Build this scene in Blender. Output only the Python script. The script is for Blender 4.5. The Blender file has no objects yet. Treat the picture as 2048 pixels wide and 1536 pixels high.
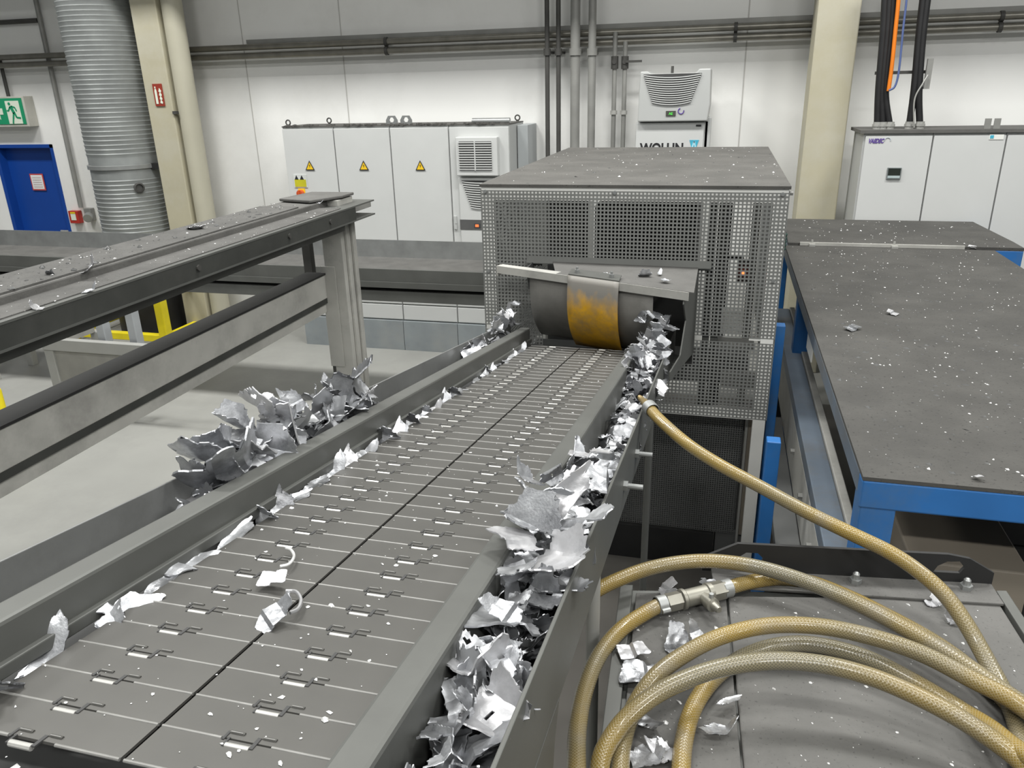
import bpy, bmesh, math, random
from mathutils import Vector as V, Matrix, Euler, noise
random.seed(11)
R = math.radians
scene = bpy.context.scene
COL = scene.collection

# ------------------------------------------------------------------ camera solve
F_PX, PITCH, ROLL, YAW, CAM_H = 1550.774, 0.365323761, 0.0248474882, 0.265340453, 2.6
cy, sy = math.cos(YAW), math.sin(YAW)
fwd = V((-sy*math.cos(PITCH), cy*math.cos(PITCH), -math.sin(PITCH)))
rgt0 = V((cy, sy, 0)); dwn0 = fwd.cross(rgt0)
rgt = math.cos(ROLL)*rgt0 + math.sin(ROLL)*dwn0
dwn = -math.sin(ROLL)*rgt0 + math.cos(ROLL)*dwn0
CAM = V((0, 0, CAM_H))
def ray(px, py): return rgt*((px-1024)/F_PX) + dwn*((py-768)/F_PX) + fwd
def at_y(px, py, Y): d = ray(px, py); return CAM + d*(Y/d.y)
def at_x(px, py, X): d = ray(px, py); return CAM + d*(X/d.x)
def at_z(px, py, Z): d = ray(px, py); return CAM + d*((Z-CAM_H)/d.z)
cam = bpy.data.cameras.new('camera'); camo = bpy.data.objects.new('camera', cam); COL.objects.link(camo)
camo.matrix_world = Matrix(((rgt.x, -dwn.x, -fwd.x, 0), (rgt.y, -dwn.y, -fwd.y, 0), (rgt.z, -dwn.z, -fwd.z, CAM_H), (0, 0, 0, 1)))
cam.sensor_fit = 'HORIZONTAL'; cam.sensor_width = 36; cam.lens = F_PX*36/2048
cam.clip_start = 0.02; cam.clip_end = 100
scene.camera = camo
scene.view_settings.view_transform = 'Standard'; scene.view_settings.look = 'None'
scene.view_settings.gamma = 1; scene.view_settings.use_curve_mapping = False

# ------------------------------------------------------------------ materials
MATS = {}
def mat(name, col, rough=.6, metal=0., var=.12, scale=6., bump=0., stain=None, stain_amt=0., emit=None, estr=1., speck=0., rnd=0., detail=6.):
    """mottled paint / metal: noise varied base colour, optional stains of a second colour and worn specks"""
    if name in MATS: return MATS[name]
    m = bpy.data.materials.new(name); m.use_nodes = True; MATS[name] = m
    nt = m.node_tree; N = nt.nodes; L = nt.links
    b = N['Principled BSDF']; b.inputs['Roughness'].default_value = rough; b.inputs['Metallic'].default_value = metal
    tc = N.new('ShaderNodeTexCoord')
    nz = N.new('ShaderNodeTexNoise'); nz.inputs['Scale'].default_value = scale; nz.inputs['Detail'].default_value = detail
    L.new(tc.outputs['Object'], nz.inputs['Vector'])
    mx = N.new('ShaderNodeMix'); mx.data_type = 'RGBA'
    mr = N.new('ShaderNodeMapRange'); mr.inputs['From Min'].default_value = .3; mr.inputs['From Max'].default_value = .7
    L.new(nz.outputs['Fac'], mr.inputs['Value']); L.new(mr.outputs['Result'], mx.inputs['Factor'])
    c0 = [max(0, c*(1-var)) for c in col]; c1 = [min(1, c*(1+var)) for c in col]
    mx.inputs['A'].default_value = (*c0, 1); mx.inputs['B'].default_value = (*c1, 1)
    out = mx.outputs['Result']
    if stain:
        n2 = N.new('ShaderNodeTexNoise'); n2.inputs['Scale'].default_value = scale*.45; n2.inputs['Detail'].default_value = 8
        n2.inputs['Roughness'].default_value = .7
        L.new(tc.outputs['Object'], n2.inputs['Vector'])
        m2 = N.new('ShaderNodeMapRange'); m2.inputs['From Min'].default_value = .48; m2.inputs['From Max'].default_value = .68
        m2.inputs['To Max'].default_value = stain_amt
        L.new(n2.outputs['Fac'], m2.inputs['Value'])
        x2 = N.new('ShaderNodeMix'); x2.data_type = 'RGBA'; L.new(m2.outputs['Result'], x2.inputs['Factor'])
        L.new(out, x2.inputs['A']); x2.inputs['B'].default_value = (*stain, 1); out = x2.outputs['Result']
    if speck:
        vo = N.new('ShaderNodeTexNoise'); vo.inputs['Scale'].default_value = scale*18; vo.inputs['Detail'].default_value = 3
        L.new(tc.outputs['Object'], vo.inputs['Vector'])
        m3 = N.new('ShaderNodeMapRange'); m3.inputs['From Min'].default_value = .62; m3.inputs['From Max'].default_value = .72; m3.inputs['To Max'].default_value = speck
        L.new(vo.outputs['Fac'], m3.inputs['Value'])
        x3 = N.new('ShaderNodeMix'); x3.data_type = 'RGBA'; L.new(m3.outputs['Result'], x3.inputs['Factor'])
        L.new(out, x3.inputs['A']); x3.inputs['B'].default_value = (col[0]*.25, col[1]*.25, col[2]*.25, 1); out = x3.outputs['Result']
    if rnd:
        oi = N.new('ShaderNodeObjectInfo'); hs = N.new('ShaderNodeHueSaturation')
        m4 = N.new('ShaderNodeMapRange'); m4.inputs['To Min'].default_value = 1-rnd; m4.inputs['To Max'].default_value = 1+rnd*.8
        L.new(oi.outputs['Random'], m4.inputs['Value']); L.new(m4.outputs['Result'], hs.inputs['Value']); L.new(out, hs.inputs['Color'])
        out = hs.outputs['Color']
    L.new(out, b.inputs['Base Color'])
    if bump:
        bp = N.new('ShaderNodeBump'); bp.inputs['Strength'].default_value = bump; bp.inputs['Distance'].default_value = .004
        n5 = N.new('ShaderNodeTexNoise'); n5.inputs['Scale'].default_value = scale*9; n5.inputs['Detail'].default_value = 5
        L.new(tc.outputs['Object'], n5.inputs['Vector'])
        L.new(n5.outputs['Fac'], bp.inputs['Height']); L.new(bp.outputs['Normal'], b.inputs['Normal'])
    if emit:
        b.inputs['Emission Color'].default_value = (*emit, 1); b.inputs['Emission Strength'].default_value = estr
    return m

# ------------------------------------------------------------------ mesh builder and scene tree
ORG = {}
def tag(o, label=None, cat=None, group=None, kind=None):
    if label: o['label'] = label
    if cat: o['category'] = cat
    if group: o['group'] = group
    if kind: o['kind'] = kind
    return o
def thing(name, label, cat, loc=(0, 0, 0), group=None):
    o = bpy.data.objects.new(name, None); COL.objects.link(o); o.location = loc; o.empty_display_size = .05
    ORG[o.name] = V(loc)
    return tag(o, label, cat, group)
class MB:
    def __init__(s, M=None): s.v = []; s.f = []; s.mi = []; s.M = M
    def add(s, vs, fs, mi=0):
        n = len(s.v)
        for p in vs:
            p = V(p); s.v.append(s.M @ p if s.M else p)
        for f in fs: s.f.append([i+n for i in f]); s.mi.append(mi)
        return s
    def box(s, x0, x1, y0, y1, z0, z1, mi=0):
        x0, x1 = sorted((x0, x1)); y0, y1 = sorted((y0, y1)); z0, z1 = sorted((z0, z1))
        return s.add([(x, y, z) for x in (x0, x1) for y in (y0, y1) for z in (z0, z1)],
                     [(0, 1, 3, 2), (4, 6, 7, 5), (0, 4, 5, 1), (2, 3, 7, 6), (0, 2, 6, 4), (1, 5, 7, 3)], mi)
    def obox(s, c, sz, rot=(0, 0, 0), mi=0):
        E = Euler(rot).to_matrix(); c = V(c); h = V(sz)*.5
        return s.add([c + E @ V((x*h.x, y*h.y, z*h.z)) for x in (-1, 1) for y in (-1, 1) for z in (-1, 1)],
                     [(0, 1, 3, 2), (4, 6, 7, 5), (0, 4, 5, 1), (2, 3, 7, 6), (0, 2, 6, 4), (1, 5, 7, 3)], mi)
    def bar(s, p0, p1, w, h, up=(0, 0, 1), mi=0):
        p0 = V(p0); p1 = V(p1); d = (p1-p0).normalized(); a = d.cross(V(up)).normalized(); b = a.cross(d)
        vs = [p + a*(i*w/2) + b*(j*h/2) for p in (p0, p1) for i, j in ((-1, -1), (1, -1), (1, 1), (-1, 1))]
        return s.add(vs, [(3, 2, 1, 0), (4, 5, 6, 7), (0, 1, 5, 4), (1, 2, 6, 5), (2, 3, 7, 6), (3, 0, 4, 7)], mi)
    def cyl(s, p0, p1, r, r1=None, n=16, mi=0, caps=True):
        p0 = V(p0); p1 = V(p1); d = (p1-p0).normalized(); r1 = r if r1 is None else r1
        a = d.orthogonal().normalized(); b = d.cross(a)
        vs = [p + (a*math.cos(t) + b*math.sin(t))*q for p, q in ((p0, r), (p1, r1)) for t in [2*math.pi*i/n for i in range(n)]]
        fs = [(i, (i+1) % n, n+(i+1) % n, n+i) for i in range(n)]
        if caps: fs += [tuple(range(n))[::-1], tuple(range(n, 2*n))]
        return s.add(vs, fs, mi)
    def lathe(s, c, prof, n=24, mi=0, axis=(0, 0, 1)):
        c = V(c); d = V(axis).normalized(); a = d.orthogonal().normalized(); b = d.cross(a); vs = []; fs = []
        for r, z in prof:
            for i in range(n):
                t = 2*math.pi*i/n; vs.append(c + d*z + (a*math.cos(t)+b*math.sin(t))*r)
        for k in range(len(prof)-1):
            for i in range(n): fs.append((k*n+i, k*n+(i+1) % n, (k+1)*n+(i+1) % n, (k+1)*n+i))
        return s.add(vs, fs, mi)
    def prism(s, poly, o, ex, ey, depth, mi=0):
        o = V(o); ex = V(ex); ey = V(ey); dv = V(depth); n = len(poly)
        vs = [o + ex*a + ey*b for a, b in poly]; vs += [p + dv for p in vs]
        fs = [tuple(range(n))[::-1], tuple(range(n, 2*n))] + [(i, (i+1) % n, n+(i+1) % n, n+i) for i in range(n)]
        return s.add(vs, fs, mi)
    def tube(s, pts, r, n=12, mi=0, caps=True):
        pts = [V(p) for p in pts]; vs = []; fs = []; a = None
        for i, p in enumerate(pts):
            d = (pts[min(i+1, len(pts)-1)] - pts[max(i-1, 0)]).normalized()
            a = d.orthogonal().normalized() if a is None else (a - d*a.dot(d)).normalized()
            b = d.cross(a); q = r[i] if isinstance(r, (list, tuple)) else r
            vs += [p + (a*math.cos(t)+b*math.sin(t))*q for t in [2*math.pi*k/n for k in range(n)]]
        for i in range(len(pts)-1):
            for k in range(n): fs.append((i*n+k, i*n+(k+1) % n, (i+1)*n+(k+1) % n, (i+1)*n+k))
        if caps: fs += [tuple(range(n))[::-1], tuple(range((len(pts)-1)*n, len(pts)*n))]
        return s.add(vs, fs, mi)
    def perf(s, o, ex, ey, nx, ny, pitch, hole, skip=None, mi=0):
        """perforated sheet: nx x ny square holes along ex, ey"""
        o = V(o); ex = V(ex); ey = V(ey); m = (pitch-hole)/2; idx = {}; vs = []; fs = []
        def g(i, j):
            if (i, j) not in idx: idx[(i, j)] = len(vs); vs.append(o + ex*(i*pitch) + ey*(j*pitch))
            return idx[(i, j)]
        for i in range(nx):
            for j in range(ny):
                if skip and skip((i+.5)*pitch, (j+.5)*pitch): continue
                a, b, c, d = g(i, j), g(i+1, j), g(i+1, j+1), g(i, j+1)
                k = len(vs); q = o + ex*(i*pitch) + ey*(j*pitch)
                for u, w in ((m, m), (pitch-m, m), (pitch-m, pitch-m), (m, pitch-m)): vs.append(q + ex*u + ey*w)
                fs += [(a, b, k+1, k), (b, c, k+2, k+1), (c, d, k+3, k+2), (d, a, k, k+3)]
        return s.add(vs, fs, mi)
    def build(s, name, mats, parent=None, smooth=None, bevel=0, loc=None, seg=2, solid=0):
        me = bpy.data.meshes.new(name)
        if parent is not None: o0 = ORG[parent.name]
        elif loc is not None: o0 = V(loc)
        else:
            xs = [p.x for p in s.v]; ys = [p.y for p in s.v]; zs = [p.z for p in s.v]
            o0 = V(((min(xs)+max(xs))/2, (min(ys)+max(ys))/2, min(zs)))
        me.from_pydata([p-o0 for p in s.v], [], s.f); me.validate()
        mats = mats if isinstance(mats, (list, tuple)) else [mats]
        for m in mats: me.materials.append(m)
        if len(mats) > 1:
            for p, i in zip(me.polygons, s.mi): p.material_index = i
        bm = bmesh.new(); bm.from_mesh(me); bmesh.ops.recalc_face_normals(bm, faces=bm.faces); bm.to_mesh(me); bm.free()
        if smooth is not None:
            for p in me.polygons: p.use_smooth = True
            me.set_sharp_from_angle(angle=R(smooth))
        ob = bpy.data.objects.new(name, me); COL.objects.link(ob)
        if parent is not None: ob.parent = parent
        else: ob.location = o0
        ORG[ob.name] = o0
        if solid:
            md = ob.modifiers.new('sheet', 'SOLIDIFY'); md.thickness = solid; md.offset = 0
        if bevel:
            md = ob.modifiers.new('edge', 'BEVEL'); md.width = bevel; md.segments = seg; md.limit_method = 'ANGLE'; md.angle_limit = R(40)
        return ob
def struct(o, label=None): o['kind'] = 'structure'; return tag(o, label)
def text_obj(s, size, loc, mat_, parent, name='lettering', shear=0., extrude=.001, rot=(math.pi/2, 0, 0), sx=1., bold=0.):
    cu = bpy.data.curves.new(name, 'FONT'); cu.body = s; cu.size = size; cu.shear = shear; cu.extrude = extrude; cu.offset = bold
    tmp = bpy.data.objects.new('tmp', cu); COL.objects.link(tmp)
    dg = bpy.context.evaluated_depsgraph_get(); me = bpy.data.meshes.new_from_object(tmp.evaluated_get(dg))
    bpy.data.objects.remove(tmp)
    me.name = name; me.materials.clear(); me.materials.append(mat_)
    E = Euler(rot).to_matrix().to_4x4()
    me.transform(Matrix.Translation(V(loc)-ORG[parent.name]) @ E @ Matrix.Diagonal((sx, 1, 1, 1)))
    ob = bpy.data.objects.new(name, me); COL.objects.link(ob); ob.parent = parent; ORG[ob.name] = ORG[parent.name]
    return ob
def dup(o, parent=None):
    c = o.copy(); COL.objects.link(c); c.parent = parent
    for ch in list(o.children): dup(ch, c)
    return c
def catmull(pts, k=10):
    pts = [V(p) for p in pts]; P = [pts[0]*2-pts[1]] + pts + [pts[-1]*2-pts[-2]]; out = []
    for i in range(1, len(P)-2):
        for j in range(k):
            t = j/k; a, b, c, d = P[i-1:i+3]
            out.append(.5*((2*b) + (c-a)*t + (2*a-5*b+4*c-d)*t*t + (3*b-a-3*c+d)*t**3))
    return out + [pts[-1]]

# palette (albedo of the things themselves; dark channel tone also paints shade)
M_wall = mat('white_wall_paint', (.83, .83, .81), .7, var=.03, scale=1.2, stain=(.62, .61, .58), stain_amt=.35)
M_floor = mat('pale_concrete_floor', (.315, .315, .295), .55, var=.07, scale=1.6, stain=(.23, .23, .217), stain_amt=.5)
M_dust = mat('dusty_grey_steel', (.105, .103, .097), .75, var=.14, scale=9, bump=.25, stain=(.14, .137, .13), stain_amt=.6, speck=.5)
M_tabletop = mat('dusty_machine_lid', (.068, .066, .061), .9, var=.16, scale=5, bump=.5, stain=(.05, .049, .046), stain_amt=.7, speck=.9)
M_beamdust = mat('fence_dust_layer', (.10, .098, .093), .9, var=.18, scale=7, bump=.6, stain=(.068, .067, .063), stain_amt=.7, speck=.9)
M_channel = mat('dark_steel_and_shade', (.045, .047, .043), .55, .1, var=.2, scale=5, stain=(.075, .075, .07), stain_amt=.6)
M_dusttop = mat('thick_dust_layer', (.098, .095, .088), .9, var=.16, scale=5, bump=.5, stain=(.075, .073, .068), stain_amt=.7, speck=.9)
M_belt = mat('worn_belt_steel', (.100, .098, .091), .5, .35, var=.10, scale=7, stain=(.13, .128, .12), stain_amt=.6)
M_wear = mat('polished_worn_steel', (.52, .515, .49), .32, .35, var=.15, scale=30)
M_rod = mat('bright_hinge_rod', (.26, .257, .245), .4, .2, var=.2, scale=20)
M_gframe = mat('white_guard_frame', (.74, .74, .71), .5, var=.04, scale=5)
M_plate = mat('rolled_steel_plate', (.25, .255, .25), .36, .3, var=.12, scale=4, stain=(.14, .14, .135), stain_amt=.6)
M_rail = mat('grey_painted_rail', (.118, .121, .113), .5, .25, var=.10, scale=5, stain=(.09, .09, .084), stain_amt=.5)
M_galv = mat('galvanised_sheet', (.36, .37, .365), .42, .6, var=.12, scale=9)
M_mesh = mat('perforated_steel', (.25, .255, .245), .5, .3, var=.08, scale=4)
M_frame = mat('light_grey_frame', (.36, .36, .34), .5, .1, var=.06, scale=5)
M_alu = mat('torn_aluminium', (.50, .51, .53), .36, .72, var=.35, scale=3.2, bump=.10, stain=(.17, .175, .19), stain_amt=.9, rnd=.55)
M_alub = mat('bright_aluminium', (.58, .58, .595), .34, .5, var=.2, scale=3.2, bump=.08, stain=(.36, .365, .38), stain_amt=.8, rnd=.2)
M_crumb = mat('aluminium_crumb', (.72, .72, .71), .45, .3, var=.2, scale=40)
M_dark = mat('near_black_steel', (.022, .022, .022), .6, .2, var=.2, scale=6)
M_black = mat('black_rubber', (.012, .012, .013), .5, var=.2, scale=10)
M_rubber = mat('dusty_rubber_sheet', (.20, .195, .18), .65, var=.1, scale=5, stain=(.09, .088, .08), stain_amt=.5)
M_cab = mat('light_grey_enclosure', (.585, .595, .585), .45, var=.025, scale=3)
M_cabside = mat('enclosure_side_paint', (.47, .48, .47), .5, var=.03, scale=3)
M_plinth = mat('blue_grey_plinth', (.29, .32, .335), .6, var=.1, scale=5, stain=(.36, .36, .34), stain_amt=.5)
M_seam = mat('dark_seam', (.05, .05, .05), .7)
M_blue = mat('blue_paint', (.022, .14, .40), .42, var=.12, scale=5, stain=(.09, .16, .26), stain_amt=.7)
M_bluedoor = mat('door_blue_paint', (.006, .055, .30), .4, var=.06, scale=2)
M_yellow = mat('safety_yellow', (.80, .66, .015), .45, var=.08, scale=6)
def flap_mat():
    m = mat('worn_orange_yellow_flap', (.66, .35, .010), .5, var=.2, scale=12, stain=(.20, .17, .11), stain_amt=.7)
    nt = m.node_tree; N = nt.nodes; L = nt.links; b = N['Principled BSDF']; src = b.inputs['Base Color'].links[0].from_socket
    tc = N.new('ShaderNodeTexCoord'); sp = N.new('ShaderNodeSeparateXYZ'); L.new(tc.outputs['Generated'], sp.inputs['Vector'])
    nz = N.new('ShaderNodeTexNoise'); nz.inputs['Scale'].default_value = 4.5; nz.inputs['Detail'].default_value = 4; L.new(tc.outputs['Generated'], nz.inputs['Vector'])
    ad = N.new('ShaderNodeMath'); ad.operation = 'MULTIPLY_ADD'; L.new(nz.outputs['Fac'], ad.inputs[0]); ad.inputs[1].default_value = .45; L.new(sp.outputs['Z'], ad.inputs[2])
    mr = N.new('ShaderNodeMapRange'); mr.inputs['From Min'].default_value = .82; mr.inputs['From Max'].default_value = 1.08; L.new(ad.outputs[0], mr.inputs['Value'])
    mx = N.new('ShaderNodeMix'); mx.data_type = 'RGBA'; L.new(mr.outputs['Result'], mx.inputs['Factor']); L.new(src, mx.inputs['A']); mx.inputs['B'].default_value = (.21, .20, .18, 1)
    L.new(mx.outputs['Result'], b.inputs['Base Color']); return m
M_flap = flap_mat()
M_white = mat('white_enamel', (.80, .80, .79), .5, var=.02)
M_cream = mat('cream_pillar_paint', (.44, .41, .30), .6, var=.05, scale=2.5, stain=(.49, .475, .40), stain_amt=.8)
M_creampipe = mat('cream_pipe_paint', (.45, .43, .34), .5, var=.05, scale=3)
M_pipe = mat('grey_pipe_paint', (.27, .27, .255), .5, .2, var=.12, scale=6)
M_steelpipe = mat('steel_pipe', (.24, .23, .20), .36, .6, var=.15, scale=8)
M_darkpipe = mat('dark_pipe_lagging', (.055, .054, .05), .6, var=.15, scale=8)
M_duct = mat('spiral_duct_zinc', (.30, .315, .31), .5, .35, var=.14, scale=5)
M_green = mat('safety_green', (.012, .28, .13), .5, var=.03)
M_pict = mat('pictogram_white', (.72, .78, .66), .5, var=.03)
M_red = mat('fire_red', (.42, .03, .02), .45, var=.06)
M_redglow = mat('red_indicator_glow', (.5, .05, .02), .4, emit=(1, .12, .03), estr=4)
M_greenglow = mat('green_display_glow', (.02, .2, .02), .4, emit=(.12, .9, .10), estr=1.2)
M_brass = mat('brass', (.52, .40, .20), .35, .8, var=.12, scale=20)
M_fit = mat('nickel_fitting', (.30, .29, .25), .4, .7, var=.15, scale=25)
M_orange = mat('orange_cable', (.75, .20, .01), .5)
M_bluecable = mat('blue_cable', (.08, .12, .28), .5)
M_logo = mat('logo_blue', (.06, .42, .58), .5)
M_ink = mat('black_ink', (.02, .02, .022), .5)
M_purple = mat('purple_ink', (.11, .06, .30), .5)
M_brown = mat('brown_grey_panel', (.20, .175, .14), .6, var=.08, scale=4)
M_paper = mat('white_paper', (.80, .80, .76), .7, var=.02)
M_grey = mat('plain_grey_machine', (.13, .133, .13), .55, .2, var=.12, scale=5)
M_dkgrey = mat('dark_grey_machine', (.075, .076, .075), .55, .2, var=.15, scale=5)
M_bluegrey = mat('worn_blue_grey_beam', (.15, .185, .23), .5, .2, var=.15, scale=4, stain=(.16, .155, .145), stain_amt=.9)
M_beam = mat('dusty_light_beam', (.44, .435, .405), .6, .1, var=.10, scale=6, stain=(.24, .235, .22), stain_amt=.6)
# ------------------------------------------------------------------ the hall: floor, back wall, door, pillars
WY = 8.0
struct(MB().box(-10.5, 5.5, -3.5, WY+.3, -.12, 0).build('floor', M_floor), 'pale dusty concrete hall floor')
DX0, DX1, DZ = at_y(14, 400, WY).x, at_y(104, 287, WY).x, 2.09
w = MB()
w.box(-10.5, DX0, WY, WY+.3, 0, 7.6).box(DX1, 5.5, WY, WY+.3, 0, 7.6).box(DX0, DX1, WY, WY+.3, DZ, 7.6)
struct(w.build('wall_back', M_wall), 'white dirty hall wall')
# joints between the wall panels
for k, x in enumerate((-5.05, -3.9, .12)):
    struct(MB().box(x-.006, x+.006, WY-.003, WY+.01, 0, 5).build('trim_%d' % (k+1), mat('panel_joint', (.52, .51, .49), .8, var=.05)), 'thin vertical wall panel joint')
d = MB().box(DX0+.05, DX1-.04, WY+.10, WY+.15, 0.01, DZ-.04)
door = struct(d.build('door_1', M_bluedoor), 'blue steel fire door')
MB().box(DX0, DX0+.05, WY-.01, WY+.2, 0, DZ).box(DX1-.04, DX1, WY-.01, WY+.2, 0, DZ).box(DX0, DX1, WY-.01, WY+.2, DZ-.04, DZ).build('door_frame', M_bluedoor, door)
MB().bar((DX1-.22, WY+.06, 1.04), (DX1-.09, WY+.06, 1.04), .02, .02).cyl((DX1-.10, WY+.04, 1.04), (DX1-.10, WY+.10, 1.04), .012).build('door_handle', M_wear, door)
p = at_y(76, 364, WY+.09)
nt = MB().box(p.x-.10, p.x+.10, p.y-.006, p.y, p.z-.10, p.z+.10, 0).box(p.x-.085, p.x+.085, p.y-.008, p.y-.005, p.z-.085, p.z+.085, 1)
for i in range(5): nt.box(p.x-.065, p.x+.065, p.y-.010, p.y-.007, p.z+.05-i*.028, p.z+.058-i*.028, 2)
tag(nt.build('door_notice', [mat('sign_red', (.55, .08, .07), .5), M_white, mat('notice_grey', (.55, .45, .43), .6)]), 'white notice with red border fixed on the blue door', 'notice')

# cream pillars
c = MB().box(-5.905, -5.60, 7.4, 7.72, 0, 7.2)
struct(c.build('pillar_left', M_cream, bevel=.01), 'cream square pillar beside the spiral duct')
c = MB().box(.65, .98, 7.4, 7.78, 0, 7.2)
struct(c.build('pillar_right', M_cream, bevel=.01), 'cream square pillar beside the cable bundles')
t = MB().tube([(-5.487, 7.5, 0), (-5.487, 7.5, 7.2)], .103, 24)
dp = tag(t.build('drain_pipe', M_creampipe, smooth=40), 'thick cream round downpipe running along the left pillar', 'pipe')
MB().box(-5.6, -5.56, 7.38, 7.44, 2.42, 2.45).build('pipe_clip', M_darkpipe, dp)

# spiral ventilation duct standing on the floor
DXc, DYc, DR = -6.40, 7.5, .365
prof = []; z = .62
while z < 5.0:
    ring = abs(z-1.86) < .12
    prof += [(DR, z), (DR+(.0 if ring else .006), z+.028), (DR+(.0 if ring else .008), z+.034), (DR, z+.042)]; z += .046
dc = thing('ventilation_duct', 'big round spiral-seamed zinc ventilation duct rising beside the left pillar', 'duct', (DXc, DYc, 0))
MB().lathe((DXc, DYc, 0), prof, 48).build('duct_body', M_duct, dc, smooth=30)
MB().lathe((DXc, DYc, 0), [(0, 0), (DR+.02, 0), (DR+.02, .62), (DR-.02, .63)], 48).build('duct_foot', M_black, dc, smooth=40)
MB().lathe((DXc, DYc, 0), [(DR+.005, 1.87), (DR+.02, 1.875), (DR+.02, 1.915), (DR+.005, 1.92)], 48).build('duct_band', M_galv, dc, smooth=40)
q = at_y(288, 377, DYc-.30); q = V((DXc+DR*.80, DYc-DR*.60, q.z)); dr = V((.8, -.6, 0))
MB().lathe(q, [(.0, .0), (.05, .0), (.055, .035), (.04, .04), (.035, .02), (0, .02)], 20, axis=dr).build('damper_knob', M_darkpipe, dc, smooth=40)
MB().box(DXc+DR-.03, -5.905, 7.44, 7.52, 1.86, 1.92).build('wall_bracket', M_dark, dc)
# yellow crash guard round the duct foot
g = thing('crash_guard', 'yellow tube crash guard standing around the foot of the spiral duct', 'guard', (-6.3, 7.0, 0))
gx0, gx1, gy0, gy1 = -7.02, -5.78, 6.88, 7.72
for x, y in ((gx0, gy0), (gx1, gy0), (gx0, gy1), (gx1, gy1)): MB().box(x-.05, x+.05, y-.05, y+.05, 0, .63).build('guard_post', M_yellow, g, bevel=.008)
for z0 in (.12, .585):
    MB().box(gx0, gx1, gy0-.04, gy0+.04, z0-.04, z0+.04).build('guard_rail', M_yellow, g, bevel=.008) if z0 < .5 else None
    MB().box(gx1-.04, gx1+.04, gy0, gy1, z0-.04, z0+.04).build('guard_rail', M_yellow, g, bevel=.008)
    MB().box(gx0-.04, gx0+.04, gy0, gy1, z0-.04, z0+.04).build('guard_rail', M_yellow, g, bevel=.008)
b = MB().lathe((-5.40, 4.42, 0), [(0, 0), (.05, 0), (.05, .47), (.045, .49), (.03, .505), (0, .51)], 20)
tag(b.build('bollard', M_yellow, smooth=40), 'yellow round bollard on the floor behind the fence, cut off by the picture edge', 'bollard')

# ------------------------------------------------------------------ signs and small wall fittings
e0 = at_y(0, 197, 7.86); e1 = at_y(47, 250, 7.86)
ex1, ez0, ez1 = e1.x+.055, e1.z+.01, e0.z-.0
es = thing('exit_sign', 'green running man emergency exit sign over the blue door', 'sign', (ex1-.3, WY, ez0))
MB().box(ex1-.66, ex1+.03, 7.86, WY, ez0-.03, ez1+.02).build('sign_housing', mat('sign_housing_grey', (.50, .49, .44), .6), es, bevel=.006)
MB().box(ex1-.64, ex1, 7.852, 7.86, ez0, ez1).build('sign_face', M_green, es)
H_ = ez1-ez0; px0 = ex1-.245
pm = MB(); yq = 7.848
def quad(pts, y=yq, mi=0): pm.prism(pts, (px0, y, ez0), (H_, 0, 0), (0, 0, H_), (0, .004, 0), mi)
quad([(.02, .02), (.70, .02), (.70, .90), (.02, .90)], 7.849)
pm.prism([(-.62, .5), (-.30, .82), (-.30, .62), (-.02-.1, .62), (-.12, .38), (-.30, .38), (-.30, .18)][::-1], (px0-.02, yq, ez0), (H_, 0, 0), (0, 0, H_), (0, .004, 0))
pm.build('pictogram', M_pict, es)
pm = MB(); yr = 7.845
def quad2(pts): pm.prism(pts, (px0, yr, ez0), (H_, 0, 0), (0, 0, H_), (0, .003, 0))
def limb(a, b, w=.06):
    a = V((*a, 0)); b = V((*b, 0)); n_ = (b-a).normalized(); n_ = V((-n_.y, n_.x, 0))*w/2
    quad2([tuple((a+n_)[:2]), tuple((b+n_)[:2]), tuple((b-n_)[:2]), tuple((a-n_)[:2])])
quad2([(.22+.06*math.cos(t*.7), .79+.06*math.sin(t*.7)) for t in range(9)])
limb((.26, .70), (.38, .42), .13); limb((.24, .68), (.12, .52)); limb((.12, .52), (.04, .53), .05); limb((.30, .70), (.47, .64)); limb((.47, .64), (.52, .50), .05)
limb((.36, .45), (.28, .22), .075); limb((.28, .22), (.22, .03), .065); limb((.40, .45), (.46, .26), .075); limb((.46, .26), (.66, .24), .065)
pm.build('running_figure', M_green, es)
# fire extinguisher sign on the left pillar
f0, f1 = at_y(299, 168, 7.39), at_y(333, 212, 7.39)
fs_ = thing('extinguisher_sign', 'red fire extinguisher sign fixed on the left pillar', 'sign', ((f0.x+f1.x)/2, 7.4, f1.z))
fx0, fx1, fz0, fz1 = f0.x+.03, f1.x-.02, f1.z, f0.z
MB().box(fx0, fx1, 7.388, 7.4, fz0, fz1).build('sign_face', mat('sign_dark_red', (.28, .035, .02), .5), fs_)
m_ = MB(); w_, h_ = fx1-fx0, fz1-fz0
m_.prism([(.16, .10), (.40, .10), (.40, .66), (.34, .78), (.22, .78), (.16, .66)], (fx0, 7.384, fz0), (w_, 0, 0), (0, 0, h_), (0, .003, 0))
m_.prism([(.22, .80), (.34, .80), (.34, .88), (.22, .88)], (fx0, 7.384, fz0), (w_, 0, 0), (0, 0, h_), (0, .003, 0))
for k in range(4): m_.prism([(.60, .14+k*.17), (.86, .10+k*.17), (.90, .18+k*.17), (.72, .30+k*.17)], (fx0, 7.384, fz0), (w_, 0, 0), (0, 0, h_), (0, .003, 0))
m_.build('pictogram', M_pict, fs_)
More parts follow.
